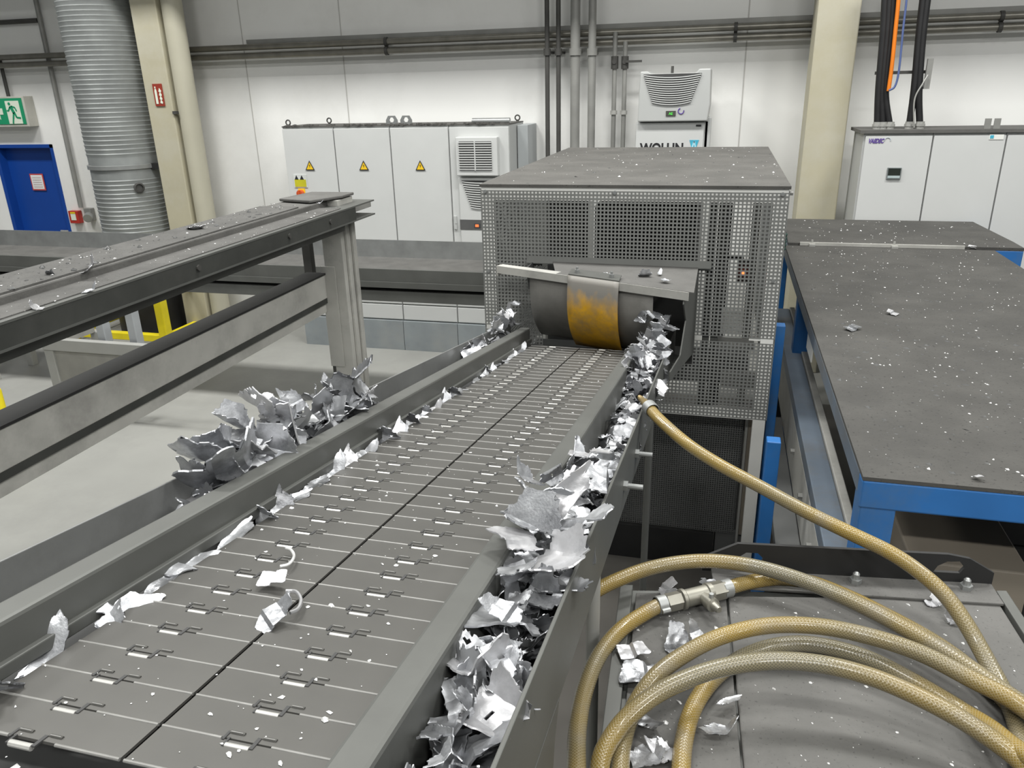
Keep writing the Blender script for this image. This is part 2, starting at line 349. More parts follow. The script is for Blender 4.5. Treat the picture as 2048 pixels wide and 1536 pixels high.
# call point and socket
p = at_y(150, 434, 7.95)
cp = thing('fire_alarm_button', 'red fire alarm call point on the wall beside the blue door', 'alarm button', (p.x, WY, p.z-.07))
MB().box(p.x-.07, p.x+.07, 7.93, WY, p.z-.075, p.z+.075).build('housing', M_red, cp, bevel=.006)
MB().box(p.x-.035, p.x+.035, 7.924, 7.932, p.z-.035, p.z+.04).build('button_field', M_pict, cp)
MB().box(p.x-.035, p.x+.035, 7.924, 7.932, p.z+.045, p.z+.062).build('yellow_label', M_yellow, cp)
p = at_y(175, 432, 7.92)
so = thing('wall_socket', 'round grey industrial socket on the wall beside the red call point', 'socket', (p.x, WY, p.z-.06))
MB().box(p.x-.05, p.x+.05, 7.93, WY, p.z-.06, p.z+.09).build('housing', M_pipe, so, bevel=.006)
MB().cyl((p.x+.01, 7.93, p.z), (p.x+.05, 7.86, p.z-.02), .05, n=20).build('lid', M_galv, so, smooth=40)
# thin conduits at the left
def conduit(name, pxs, Y, r, m_, label, cat='conduit', clamps=()):
    pts = [at_y(a, b, Y) for a, b in pxs]
    return tag(MB().tube(pts, r, 10).build(name, m_, smooth=40), label, cat)
struct(MB().box(-.75, 4.2, -.6, 6.6, 0, .004).build('floor_shade_stain', mat('shaded_dirty_floor', (.115, .108, .096), .6, var=.2, scale=1.5, stain=(.17, .165, .15), stain_amt=.6)), 'floor area under the machines, dark with painted shade and oily dirt')  # thin slab puts the machines' shade into the floor colour, with oily dirt
c0 = at_y(162, 415, 7.95)
tag(MB().tube([(c0.x, 7.95, c0.z), (c0.x, 7.95, 4.6)], .026, 12).build('conduit', M_pipe, smooth=40), 'thin vertical grey conduit running down to the wall socket', 'conduit')
a0 = at_y(0, 45, 7.95); a1 = at_y(72, 40, 7.95)
tag(MB().tube([(a0.x-.5, 7.95, a0.z), (c0.x-.03, 7.95, a0.z)], .026, 12).build('conduit', M_darkpipe, smooth=40), 'short horizontal dark conduit above the exit sign', 'conduit')
a0 = at_y(6, 125, 7.94); a1 = at_y(15, 184, 7.94)
tag(MB().tube([(a1.x, 7.94, ez1+.02), (a1.x, 7.94, a0.z+.05)], .02, 12).build('conduit', M_darkpipe, smooth=40), 'short dark conduit dropping into the top of the exit sign', 'conduit')
# two long horizontal pipes with a cable tray above
zl = at_y(1020, 92, 7.86).z; zu = at_y(1020, 73, 7.86).z
hp = []
for z_, lab, r in ((zu, 'upper of two long horizontal steel pipes along the wall', .030), (zl, 'lower of two long horizontal steel pipes along the wall', .030)):
    t = thing('wall_pipe', lab, 'pipe', (-3, 7.86, z_), 'long steel pipes along the wall')
    MB().tube([(-10.4, 7.86, z_), (5.4, 7.86, z_)], r, 16).build('pipe_run', M_steelpipe, t, smooth=40)
    for px in (772, 1470, 1995):
        x = at_y(px, 80, 7.86).x
        MB().cyl((x-.015, 7.86, z_), (x+.015, 7.86, z_), r+.012, n=16).box(x-.012, x+.012, 7.88, WY, z_-.012, z_+.012).build('pipe_clamp', M_darkpipe, t)
tr = MB().box(at_y(492, 80, 7.9).x, 5.4, 7.90, WY-.002, zu+.035, zu+.075)
tag(tr.build('cable_tray', M_pipe), 'flat grey cable tray fixed on the wall above the long pipes', 'cable tray')
# vertical pipes in front of them
def vpipe(px, Y, r, m_, lab, name='standpipe', top=4.8):
    x = at_y(px, 200, Y).x; t = thing(name, lab, 'pipe', (x, Y, 0), 'vertical pipes left of the white cooling unit')
    MB().tube([(x, Y, 0), (x, Y, top)], r, 18).build('pipe_run', m_, t, smooth=40)
    zc = at_y(px, 104, Y).z
    MB().cyl((x, Y, zc-.03), (x, Y, zc+.03), r+.012, n=18).box(x-.012, x+.012, Y, WY-.003, zc-.01, zc+.01).build('pipe_clamp', m_, t, smooth=40)
    return t
vpipe(1095, 7.72, .022, M_darkpipe, 'first slim dark standpipe from the left, in front of the wall pipes')
vpipe(1117, 7.72, .022, M_darkpipe, 'second slim dark standpipe from the left, beside the thick grey one')
vpipe(1150, 7.70, .045, M_pipe, 'thicker of the two grey standpipes left of the cooling unit')
vpipe(1183, 7.70, .036, M_pipe, 'thinner of the two grey standpipes left of the cooling unit')
for px, z0, lab in ((1229, zu, 'left branch pipe with valve dropping from the upper wall pipe'), (1249, zl, 'right branch pipe with lever valve dropping from the lower wall pipe')):
    x = at_y(px, 200, 7.86).x; t = thing('branch_pipe', lab, 'pipe', (x, 7.82, 0))
    MB().tube([(x, 7.82, 0), (x, 7.82, z0)], .022, 14).build('pipe_run', M_pipe, t, smooth=40)
    zv = at_y(px, 124, 7.82).z
    MB().cyl((x, 7.82, zv-.06), (x, 7.82, zv+.05), .034, n=12).cyl((x, 7.78, zv), (x, 7.86, zv), .02, n=12).build('valve', M_darkpipe, t)
    if px > 1240: MB().box(x+.01, x+.16, 7.77, 7.785, zv-.008, zv+.012).build('valve_lever', M_darkpipe, t)
    zc = at_y(px, 225, 7.82).z
    MB().cyl((x, 7.82, zc-.018), (x, 7.82, zc+.018), .034, n=14).build('pipe_clamp', M_wear, t)

# ------------------------------------------------------------------ row of electrical enclosures
CF = 7.34; SX = [-4.332, -3.764, -3.165, -2.561, -1.962]; CT = 2.28
dusttop = M_dusttop
def eyebolt(x, y, z, par):
    MB().tube([V((x+.024*math.cos(t), y, z+.04+.024*math.sin(t))) for t in [i*math.pi/8 for i in range(17)]], .007, 8).cyl((x, y, z-.01), (x, y, z+.02), .014, n=10).build('lifting_eye', M_darkpipe, par, smooth=40)
def warn_triangle(x, z, par, s=.052):
    def tri(k, y, mt, nm):
        return MB().prism([(-k, -k*.9), (k, -k*.9), (0, k*.95)], (x, y, z), (1, 0, 0), (0, 0, 1), (0, .002, 0)).build(nm, mt, par)
    tr_ = tri(s, CF-.008, M_ink, 'warning_sign'); tr_['label'] = 'yellow electrical warning triangle'
    o = MB().prism([(-s*.72, -s*.72), (s*.72, -s*.72), (0, s*.62)], (x, CF-.0095, z), (1, 0, 0), (0, 0, 1), (0, .0015, 0)).build('sign_field', M_yellow2, tr_)
    MB().prism([(.12, .45), (-.22, -.1), (.02, -.1), (-.10, -.62), (.24, .02), (0, .02)], (x, CF-.0105, z), (s*.75, 0, 0), (0, 0, s*.75), (0, .001, 0)).build('flash_symbol', M_ink, tr_)
M_yellow2 = mat('warning_yellow', (.85, .55, .02), .45, var=.03)
labs = ['leftmost white enclosure with yellow isolator plate and red rotary switch', 'white enclosure with warning triangle, second from the left of its row',
        'white enclosure with warning triangle, standing next to the louvred one', 'white enclosure with louvred cooling unit on its door']
def slats(mb, x0, x1, z0, z1, y, n, taper=0., sag=0.):
    """louvre slats; taper shortens the left end towards the bottom"""
    for k in range(n):
        u = (k+.5)/n; z = z1-(z1-z0)*u; xa = x0+taper*u; xb = x1-(taper*u if sag else 0)
        if sag:
            pts = [V((xa+(xb-xa)*i/8, y, z-sag*(1-((i-4)/4)**2))) for i in range(9)]
            for i in range(8): mb.bar(pts[i], pts[i+1], .012, (z1-z0)/n*.42, mi=1)
        else: mb.box(xa, xb, y-.006, y+.006, z-(z1-z0)/n*.21, z+(z1-z0)/n*.21, 1)
for k in range(4):
    x0, x1 = SX[k], SX[k+1]
    t = thing('electrical_enclosure', labs[k], 'cabinet', ((x0+x1)/2, CF+.28, 0), 'row of white electrical enclosures')
    MB().box(x0+.003, x1-.003, CF+.02, 7.90, .32, CT-.004).build('body', M_cabside, t)
    MB().box(x0+.003, x1-.003, CF-.02, 7.88, 0, .32).build('plinth', M_plinth, t)
    MB().box(x0+.006, x1-.006, CF, CF+.022, .505, CT-.02).build('door', M_cab, t, bevel=.004)
    MB().box(x0+.006, x1-.006, CF, CF+.022, .335, .49).build('base_cover', M_cab, t, bevel=.004)
    tp = MB().box(x0, x1, CF+.01, 7.90, CT-.004, CT+.006)
    for i in range(26):
        x = random.uniform(x0+.02, x1-.02); tp.obox((x, CF+random.uniform(.01, .05), CT+.008), (random.uniform(.02, .05), .03, random.uniform(.008, .022)), (0, random.uniform(-.4, .4), random.random()))
    tp.build('dust_layer', dusttop, t).__setitem__('kind', 'stuff')
    if k < 3: warn_triangle(at_y((620, 728, 841)[k], 331, CF).x, at_y((620, 728, 841)[k], 331, CF).z, t)
    if k == 0:
        a, b = at_y(587, 349, CF), at_y(616, 375, CF)
        pl = MB().box(a.x, b.x, CF-.008, CF, b.z, a.z, 0).box(a.x+.01, b.x-.01, CF-.011, CF-.007, b.z+.008, b.z+(a.z-b.z)*.62, 1).build('isolator_sign', [mat('sign_pale', (.62, .64, .62), .5), mat('sign_yellow_dull', (.50, .47, .02), .5)], t)
        for dx in (.025, .085):
            MB().prism([(-.022, 0), (.022, 0), (0, .042)], (a.x+dx+.01, CF-.012, b.z+(a.z-b.z)*.62), (1, 0, 0), (0, 0, 1), (0, .003, 0)).build('warning_symbol', M_ink, pl)
        c_ = at_y(604, 386, CF)
        sw = MB().box(c_.x-.035, c_.x+.04, CF-.01, CF, c_.z-.045, c_.z+.045).build('isolator_plate', M_yellow2, t)
        MB().cyl((c_.x, CF-.055, c_.z), (c_.x, CF-.01, c_.z), .034, n=20).box(c_.x-.008, c_.x+.008, CF-.07, CF-.05, c_.z-.034, c_.z+.034).build('rotary_knob', mat('switch_red', (.62, .10, .03), .45), sw)
        eyebolt(x0+.05, CF+.06, CT, t); eyebolt(x0+.30, 7.8, CT, t)
    if k in (1, 2):
        x = (x1-.01 if k == 1 else x0+.14)
        y0 = CF+.10
        lg = MB(); n_ = 14
        outer = [(-.06, 0), (.06, 0), (.06, .06), (.035, .088), (-.035, .088), (-.06, .06)]
        inner = [(.028*math.cos(2*math.pi*i/6+.5), .048+.028*math.sin(2*math.pi*i/6+.5)) for i in range(6)]
        # plate with a hole, built as a ring of quads
        oo = [(.06, .048), (.035, .088), (-.035, .088), (-.06, .048), (-.06, 0), (.06, 0)]
        ii = [(.026*math.cos(a_), .05+.026*math.sin(a_)) for a_ in (0, 1.0, 2.14, 3.14, 4.1, 5.3)]
        vs = [(x+a_, y_, CT+b_) for y_ in (y0, y0+.012) for a_, b_ in oo+ii]
        fs2 = []
        for i in range(6):
            j = (i+1) % 6
            fs2 += [(i, j, 6+j, 6+i), (12+i, 18+i, 18+j, 12+j), (i, 12+i, 12+j, j), (6+i, 6+j, 18+j, 18+i)]
        lg.add(vs, fs2).build('lifting_lug', M_galv, t)
    if k == 3:
        eyebolt(x1-.04, 7.82, CT, t)
        a, b = at_y(953, 234, CF+.2), at_y(1015, 243, CF+.2)
        MB().cyl((x0+.22, CF+.08, CT+.028), (x1-.01, CF+.08, CT+.028), .028, n=16).build('lamp_tube', M_galv, t, smooth=40)
        u = MB().box(x0+.09, x0+.50, CF-.075, CF, at_y(950, 352, CF-.075).z, at_y(950, 274, CF-.075).z).build('cooling_unit', M_cab, t, bevel=.008)
        ga, gb = at_y(916, 283, CF-.08), at_y(984, 341, CF-.08)
        s_ = MB().box(ga.x+.004, gb.x, CF-.077, CF-.07, gb.z, ga.z, 0); slats(s_, ga.x, gb.x, gb.z, ga.z, CF-.082, 12)
        s_.box((ga.x+gb.x)/2-.005, (ga.x+gb.x)/2+.005, CF-.09, CF-.078, gb.z, ga.z, 1)
        s_.build('louvre', [M_seam, M_cab], u)
        MB().box(x0+.09, x1-.05, CF-.03, CF, .70, at_y(950, 353, CF).z-.01).build('cooling_door_panel', M_cab, t, bevel=.006)
        ga, gb = at_y(923, 361, CF-.03), at_y(968, 417, CF-.03); gx = x1-.10
        s_ = MB().prism([(ga.x, ga.z), (gx, ga.z), (gx-.09, gb.z), (ga.x+.09, gb.z)], (0, CF-.033, 0), (1, 0, 0), (0, 0, 1), (0, .004, 0), 0)
        slats(s_, ga.x, gx, gb.z, ga.z, CF-.036, 12, .09, .012); s_.build('louvre', [M_seam, M_cab], t)
        sa, sb = at_y(920, 439, CF-.03), at_y(968, 460, CF-.03)
        st_ = MB().box(sa.x, gx, CF-.034, CF-.03, sb.z, sa.z).build('controller_strip', mat('strip_grey', (.10, .10, .10), .5), t)
        pa = at_y(955, 451, CF-.03)
        MB().box(pa.x-.03, pa.x+.03, CF-.038, CF-.033, pa.z-.02, pa.z+.02).build('display', M_seam, st_)
        text_obj('88', .035, (pa.x-.02, CF-.039, pa.z-.013), M_redglow, st_, 'display_digits')
        ga, gb = at_y(940, 484, CF-.03), at_y(968, 540, CF-.03)
        s_ = MB().prism([(ga.x+.01, ga.z), (gx-.06, ga.z), (gx, ga.z-.30), (ga.x-.05, ga.z-.30)], (0, CF-.033, 0), (1, 0, 0), (0, 0, 1), (0, .004, 0), 0)
        slats(s_, ga.x, gx-.06, ga.z-.30, ga.z, CF-.036, 11, -.05, .012); s_.build('louvre', [M_seam, M_cab], t)
        la, lb = at_y(907, 432, CF), at_y(915, 458, CF)
        MB().box(la.x+.006, lb.x, CF-.016, CF, lb.z, la.z).cyl((la.x+.03, CF-.02, (la.z+lb.z)/2), (la.x+.03, CF-.01, (la.z+lb.z)/2), .008, n=10).build('door_lock', M_cabside, t)
sb_ = MB().box(-1.955, -1.85, 7.62, 7.99, 0, 2.26)
tag(sb_.build('cable_duct', mat('blue_grey_duct', (.36, .38, .385), .5, var=.03), bevel=.004), 'narrow blue-grey upright cable duct behind the louvred enclosure', 'cable duct')  # blue-grey is the duct's own colour

# ------------------------------------------------------------------ white control cabinet with roof cooling unit
wx0, wx1, wy = -.795, -.165, 7.40
t = thing('control_cabinet', 'white control cabinet with black lettering and cooling unit, behind the perforated guard', 'cabinet', ((wx0+wx1)/2, 7.65, 0))
zt = at_y(1340, 244, wy).z
MB().box(wx0, wx1, wy+.02, 7.92, 0, zt).build('body', M_cabside, t)
MB().box(wx0+.004, wx1-.03, wy, wy+.02, .1, zt-.006).build('door', M_cab, t, bevel=.004)
MB().box(wx1-.03, wx1+.03, wy+.02, wy+.10, at_y(1425, 300, wy).z-.4, at_y(1425, 234, wy).z).build('handle_bar', M_cabside, t, bevel=.01)
zr = at_y(1349, 139, wy).z
cu_ = MB().prism([(wx0+.02, zt+.006), (wx1-.005, zt+.006), (wx1+.01, zt+.14), (wx1, zr), (wx1-.10, zr), (wx1-.12, zr-.03), (wx0+.12, zr-.03), (wx0+.10, zr-.01), (wx0+.03, zr-.01)], (0, wy-.05, 0), (1, 0, 0), (0, 0, 1), (0, .45, 0)).build('cooling_unit', M_cabside, t, bevel=.01)
cu_['label'] = 'roof cooling unit with curved louvre'
ga, gb = at_y(1287, 149, wy-.06), at_y(1404, 146, wy-.06); zb_ = at_y(1345, 206, wy-.06).z
s_ = MB().prism([(ga.x, ga.z), (gb.x, ga.z), (gb.x-.085, zb_), (ga.x+.30, zb_-.02), (ga.x+.22, zb_-.02), (ga.x+.085, zb_)], (0, wy-.054, 0), (1, 0, 0), (0, 0, 1), (0, .004, 0), 0)
slats(s_, ga.x, gb.x, zb_, ga.z, wy-.058, 13, .085, .022); s_.build('louvre', [M_seam, M_cab], cu_)
p = at_y(1341, 227, wy-.055)
dsp = MB().box(p.x-.04, p.x+.045, wy-.058, wy-.05, p.z-.02, p.z+.022).build('display', mat('display_case', (.07, .07, .06), .4), cu_)
text_obj('AE', .03, (p.x-.015, wy-.0595, p.z-.011), M_greenglow, dsp, 'display_digits')
p = at_y(1362, 222, wy-.055)
MB().tube([V((p.x+.024*math.cos(a_), wy-.053, p.z+.024*math.sin(a_))) for a_ in [1.9+i*.29 for i in range(17)]], .0045, 6).build('round_logo', M_purple, cu_)
MB().cyl((-.50, wy+.1, zr-.03), (-.50, wy+.1, zr+.03), .012, n=10).build('top_stud', M_darkpipe, cu_)
MB().box(wx1-.10, wx1-.055, wy-.006, wy, zt-.04, zt-.025).build('name_tag', M_ink, t)
ta, tb = at_y(1281, 284, wy), at_y(1368, 284, wy)
o = text_obj('WOLLIN', .117, (ta.x, wy-.002, ta.z-.093), M_ink, t, 'door_lettering', bold=.0035)
bb = [v.co.x for v in o.data.vertices]; sc_ = (tb.x-ta.x)/(max(bb)-min(bb)); mn = min(bb)
for v_ in o.data.vertices: v_.co.x = mn+(v_.co.x-mn)*sc_
la, lb = at_y(1379, 280, wy), at_y(1398, 280, wy)
lw = lb.x-la.x
lg = MB().prism([(0, 0), (lw, 0), (lw*.70, -lw*.95), (lw*.30, -lw*.95)][::-1], (la.x, wy-.003, la.z), (1, 0, 0), (0, 0, 1), (0, .003, 0)).build('door_logo', M_logo, t)
MB().bar((la.x+lw*.5, wy-.004, la.z-.01), (la.x+lw*.30, wy-.004, la.z-lw*.9), .012, .003, up=(0, 1, 0)).bar((la.x+lw*.5, wy-.004, la.z-.01), (la.x+lw*.70, wy-.004, la.z-lw*.9), .012, .003, up=(0, 1, 0)).build('logo_letter', mat('logo_pale', (.45, .75, .85), .5), lg)

# ------------------------------------------------------------------ grey cabinets at the right with cable bundles
ry = 7.0; rx = [at_y(q_, 390, ry).x for q_ in (1712, 1848, 1991.4)] + [2.62]; rz = 2.19
rl = ['light grey cabinet with small square display, left of its row', 'light grey cabinet with plain door and small label, in the middle of its row', 'light grey cabinet at the right picture edge beyond the blue machine']
for k in range(3):
    x0, x1 = rx[k], rx[k+1]
    t = thing('switch_cabinet', rl[k], 'cabinet', ((x0+x1)/2, ry+.25, 0), 'row of light grey switch cabinets')
    MB().box(x0+.002, x1-.002, ry+.02, ry+.52, 0, rz).build('body', M_cabside, t)
    MB().box(x0+.006+(0.01 if k == 0 else 0), x1-.005, ry, ry+.02, .12, rz-.02).build('door', M_cab, t, bevel=.003)
    MB().box(x0-(.03 if k == 0 else 0), x1, ry-.01, ry+.53, rz, rz+.025).build('roof_panel', M_dust, t)
    if k == 0:
        o = text_obj('VAEDEC', .046, (at_y(1735, 286, ry).x, ry-.002, at_y(1735, 286, ry).z), M_purple, t, 'door_lettering', shear=.35, bold=.002)
        bb = [v.co.x for v in o.data.vertices]; sc_ = (at_y(1766, 280, ry).x-at_y(1735, 280, ry).x)/(max(bb)-min(bb)); mn = min(bb)
        for v_ in o.data.vertices: v_.co.x = mn+(v_.co.x-mn)*sc_
        p = at_y(1775, 281, ry)
        MB().tube([V((p.x+.022*math.cos(a_), ry-.002, p.z+.022*math.sin(a_))) for a_ in [-.2+i*.22 for i in range(17)]], .003, 6).build('round_logo', mat('pale_logo', (.45, .49, .52), .5), t)
        p, q_ = at_y(1775, 335, ry), at_y(1800, 359, ry)
        dd = MB().box(p.x, q_.x, ry-.012, ry, q_.z, p.z).build('controller', mat('controller_grey', (.18, .20, .20), .5), t, bevel=.003)
        MB().box(p.x+.008, q_.x-.008, ry-.015, ry-.011, q_.z+(p.z-q_.z)*.36, p.z-.006).build('screen', mat('dark_screen', (.022, .028, .024), .25), dd)
        MB().box(p.x+.008, q_.x-.008, ry-.015, ry-.011, q_.z+.012, q_.z+(p.z-q_.z)*.33).build('key_strip', mat('key_strip_blue', (.42, .50, .51), .5), dd)
    if k == 1:
        p = at_y(1993, 274, ry)
        MB().box(p.x-.05, p.x+.05, ry-.004, ry, p.z-.018, p.z+.018, 0).box(p.x-.045, p.x-.02, ry-.006, ry-.003, p.z-.01, p.z+.014, 1).build('door_label', [M_paper, M_logo], t)
        for dx in (-.0, .065): MB().box(at_y(1972, 255, ry).x+dx, at_y(1972, 255, ry).x+dx+.045, ry+.05, ry+.06, rz+.02, rz+.10).build('lifting_lug', M_pipe, t)
gz = rz+.025
def gland(x, y, r):
    g_ = MB().cyl((x, y, gz), (x, y, gz+.055), r*1.25, n=12).cyl((x, y, gz+.02), (x, y, gz+.038), r*1.5, n=8)
    return g_
def cable(name, pts, r, m_, lab, gl=True, cat='cable', group=None):
    t = thing(name, lab, cat, (pts[0][0], pts[0][1], gz), group)
    MB().tube(catmull(pts, 8), r, 12).build('cable_run', m_, t, smooth=50)
    if gl: gland(pts[0][0], pts[0][1], r).build('cable_gland', M_frame, t)
    return t
X = lambda px, py, Y=7.12: at_y(px, py, Y)
cg = 'thick black cable hoses above the grey cabinets'
for q_, lab in (((1754, 1757, 1766, 1771), 'thick black cable hose entering the grey cabinet roof, first from the left'),
                ((1765, 1764, 1774, 1780), 'thick black cable hose entering the grey cabinet roof, second from the left'),
                ((1779, 1771, 1782, 1788), 'thick black cable hose entering the grey cabinet roof, third from the left'),
                ((1818, 1828, 1838, 1848), 'thick black cable hose entering the grey cabinet roof, fourth from the left'),
                ((1839, 1838, 1846, 1857), 'thick black cable hose entering the grey cabinet roof, rightmost one')):
    b0 = X(q_[0], 255, 7.15)
    pts = [(b0.x, 7.15, gz+.02), tuple(X(q_[1], 180, 7.15)), tuple(X(q_[2], 70, 7.15)), tuple(X(q_[3], -20, 7.15)), tuple(X(q_[3]+6, -90, 7.15))]
    cable('cable_hose', pts, .026, M_black, lab, group=cg)
cable('cable', [tuple(X(1777, 182, 7.10)), tuple(X(1784, 130, 7.10)), tuple(X(1791, 60, 7.10)), tuple(X(1797, 0, 7.10)), tuple(X(1800, -60, 7.10))], .015, M_orange, 'orange cable hanging beside the left black cable hoses', gl=False)
cable('cable', [tuple(X(1778, 181, 7.08)), tuple(X(1790, 172, 7.08)), tuple(X(1798, 140, 7.08)), tuple(X(1806, 60, 7.08)), tuple(X(1813, 0, 7.08)), tuple(X(1816, -60, 7.08))], .008, M_bluecable, 'thin blue cable looping beside the orange one', gl=False)
cable('cable', [tuple(X(1828, 255, 7.10)), tuple(X(1829, 200, 7.08)), tuple(X(1845, 168, 7.08)), tuple(X(1856, 150, 7.10))], .006, M_frame, 'thin pale cable bowing in front of the right black hoses', gl=False)
p = X(1857, 145, 7.14)
tag(MB().box(p.x-.02, p.x+.02, 7.12, 7.16, p.z-.12, p.z+.10).build('cable_bracket', M_pipe), 'short grey bracket beside the right black cable hoses', 'bracket')
p = X(1800, 145, 7.19); p0 = X(1750, 145, 7.19)
tag(MB().box(p0.x, X(1850, 145, 7.19).x, 7.18, 7.20, p.z-.012, p.z+.012).build('cable_support', M_darkpipe), 'dark crossbar holding both groups of black cable hoses', 'cable support')
# ------------------------------------------------------------------ the hinged-plate scrap conveyor (local frame: a across, s along, t above the belt)
dv = ray(1450, 445); dv = V((0, math.hypot(dv.x, dv.y), dv.z)).normalized(); uv_ = V((1, 0, 0)); nv = uv_.cross(dv)
HB = .6; O_ = CAM - nv*HB
CV = Matrix(((uv_.x, dv.x, nv.x, O_.x), (uv_.y, dv.y, nv.y, O_.y), (uv_.z, dv.z, nv.z, O_.z), (0, 0, 0, 1)))
def cv(a, s, t): return CV @ V((a, s, t))
def cv_px(px, py, t):
    r = ray(px, py); k = (t-HB)/r.dot(nv); p = r*k; return V((p.x, p.dot(dv), t))
AC = -.606; BW = .237; PT = .0636
conv = thing('scrap_conveyor', 'long dusty steel hinged-plate conveyor sloping down to the perforated guard', 'conveyor', tuple(cv(AC, 1.5, 0).xy) + (0,))
S0 = cv_px(5, 1384, 0).y      # a hinge line, phase of the plates
def plate_mesh():
    b = MB()
    b.box(0, BW-.003, .0015, PT-.0015, -.004, 0, 0)
    L = BW-.003
    def rod(x0, x1, s, r, mi, lift=0): b.cyl((x0*L, s, lift), (x1*L, s, lift), r, n=8, mi=mi)
    rod(0, .345, 0, .0022, 1, -.0006); rod(.626, 1., 0, .0022, 1, -.0006)
    rod(.365, .447, .0115, .0026, 0, -.0004); rod(.548, .625, .0115, .0026, 0, -.0004)
    rod(.372, .44, .0104, .0008, 3, .0022); rod(.556, .62, .0104, .0008, 3, .0022)
    rod(.392, .524, -.009, .0042, 4, -.0022)
    b.box(.352*L, .366*L, -.003, .012, -.001, .0012, 2); b.box(.380*L, .392*L, -.013, .002, -.001, .0012, 2); b.box(.525*L, .545*L, -.010, .010, -.001, .0012, 2)
    return b
first = None; rows = 48
bend_s = S0 + PT*round((3.62-S0)/PT)
def row_matrix(s):
    if s < bend_s: return CV @ Matrix.Translation((0, s, 0))
    return CV @ Matrix.Translation((0, bend_s, 0)) @ Matrix.Rotation(-R(9), 4, 'X') @ Matrix.Translation((0, s-bend_s, 0))
k0 = -1
for k in range(rows+7):
    s = S0 + (k+k0)*PT
    if s > 3.95: break
    for side in (0, 1):
        if k >= rows + 2: pass
        if first is None:
            b = plate_mesh(); me_o = b.build('belt_plate', [M_belt, M_rod, M_seam, M_rod, M_wear], None, smooth=40, loc=(0, 0, 0)); first = me_o; o = first
        else: o = first.copy(); COL.objects.link(o)
        o.parent = conv
        m = row_matrix(s) @ Matrix.Translation((AC-BW + side*(BW+.003), 0, 0))
        o.matrix_basis = Matrix.Translation(-V(conv.location)) @ m
# trough pan under the belt and side troughs
b = MB(CV).box(AC-.425, AC+.425, -.5, 3.95, -.052, -.046)
b.build('trough_pan', M_dkgrey, conv)
for sgn in (-1, 1):
    # guide rail: folded channel with a small lip on the belt side
    x0, x1 = (AC-.318, AC-.268) if sgn < 0 else (AC+.266, AC+.312)
    s_end = 3.72 if sgn < 0 else 3.42
    gr = MB(CV).box(x0, x1, -.5, s_end, .012 if sgn < 0 else -.040, .072).build('guide_rail', M_rail, conv, bevel=.006)
    if sgn < 0: MB(CV).box(x1-.002, x1+.010, -.5, s_end, -.002, .018).build('rail_lip', M_rail, gr, bevel=.002)
    # outer side plate
    y0, y1 = (AC-.432, AC-.427) if sgn < 0 else (AC+.424, AC+.430)
    sp = MB(CV).box(y0, y1, -.5, 3.95, -.075, .071).build('side_plate', M_plate if sgn < 0 else M_rail, conv, bevel=.0015)
    if sgn > 0:
        for (px, py) in ((1262, 906), (1227, 969)):
            p = cv_px(px, py, -.01); a = y1
            bo = MB(CV).cyl((a, p.y, p.z), (a+.010, p.y, p.z), .013, n=6).cyl((a, p.y, p.z), (a+.045, p.y, p.z), .0065, n=10).build('side_bolt', M_galv, sp)
        # deeper end gusset near the viewer
        MB(CV).prism([(-.5, -.07), (.98, -.07), (.955, -.12), (.92, -.40), (-.5, -.40)], (y1-.004, 0, 0), (0, 1, 0), (0, 0, 1), (.005, 0, 0)).build('end_gusset', M_rail, conv)
# support legs
for (a, s) in ((AC-.40, 1.0), (AC+.412, 1.42), (AC-.40, 2.9), (AC+.40, 2.9)):
    top = cv(a, s, -.05)
    MB().cyl((top.x, top.y, 0), (top.x, top.y, top.z), .014, n=14).box(top.x-.07, top.x+.07, top.y-.07, top.y+.07, 0, .012).build('support_leg', M_frame if a > AC and s < 2 else M_rail, conv, smooth=40)
# hood over the mouth, skewed front lip
BY = 3.78
hz = 1.782
lipL = V((-1.035, 3.60, hz+.006)); lipR = V((-.105, 3.26, hz-.004))
hb = MB()
def lp(u): return lipL.lerp(lipR, u)
mid = lp(.335)
pts_top = [V((-.80, BY, hz)), V((-.085, BY, hz-.006)), V((-.085, lipR.y, hz-.004)), mid]
hb.add([*pts_top, *[p - V((0, 0, .004)) for p in pts_top]], [(0, 1, 2, 3), (7, 6, 5, 4), (0, 3, 7, 4), (1, 0, 4, 5), (2, 1, 5, 6), (3, 2, 6, 7)])
hood = hb.build('hood', M_dust, conv)
fl = MB()
n_l = (lipR-lipL).cross(V((0, 0, 1))).normalized()
for a_, b_ in ((lipL, lipR),):
    vs = [a_, b_, b_-V((0, 0, .036)), a_-V((0, 0, .036))]; vs += [p + n_l*.004 for p in vs]
    fl.add(vs, [(0, 1, 2, 3), (4, 7, 6, 5), (0, 4, 5, 1), (1, 5, 6, 2), (2, 6, 7, 3), (3, 7, 4, 0)])
    # top return ledge on the free left end
    vs = [lipL, mid, mid-n_l*.05, lipL-n_l*.04]; vs += [p-V((0, 0, .003)) for p in vs]
    fl.add(vs, [(0, 1, 2, 3), (7, 6, 5, 4), (0, 4, 5, 1), (1, 5, 6, 2), (2, 6, 7, 3), (3, 7, 4, 0)])
    vs = [lipL+n_l*.006, lipL-n_l*.03, lipL-n_l*.03-V((0, 0, .05)), lipL+n_l*.006-V((0, 0, .05))]; vs += [p-V((.004, 0, 0)) for p in vs]
    fl.add(vs, [(0, 1, 2, 3), (4, 7, 6, 5), (0, 4, 5, 1), (1, 5, 6, 2), (2, 6, 7, 3), (3, 7, 4, 0)])
fl.build('hood_lip', M_beam, hood)
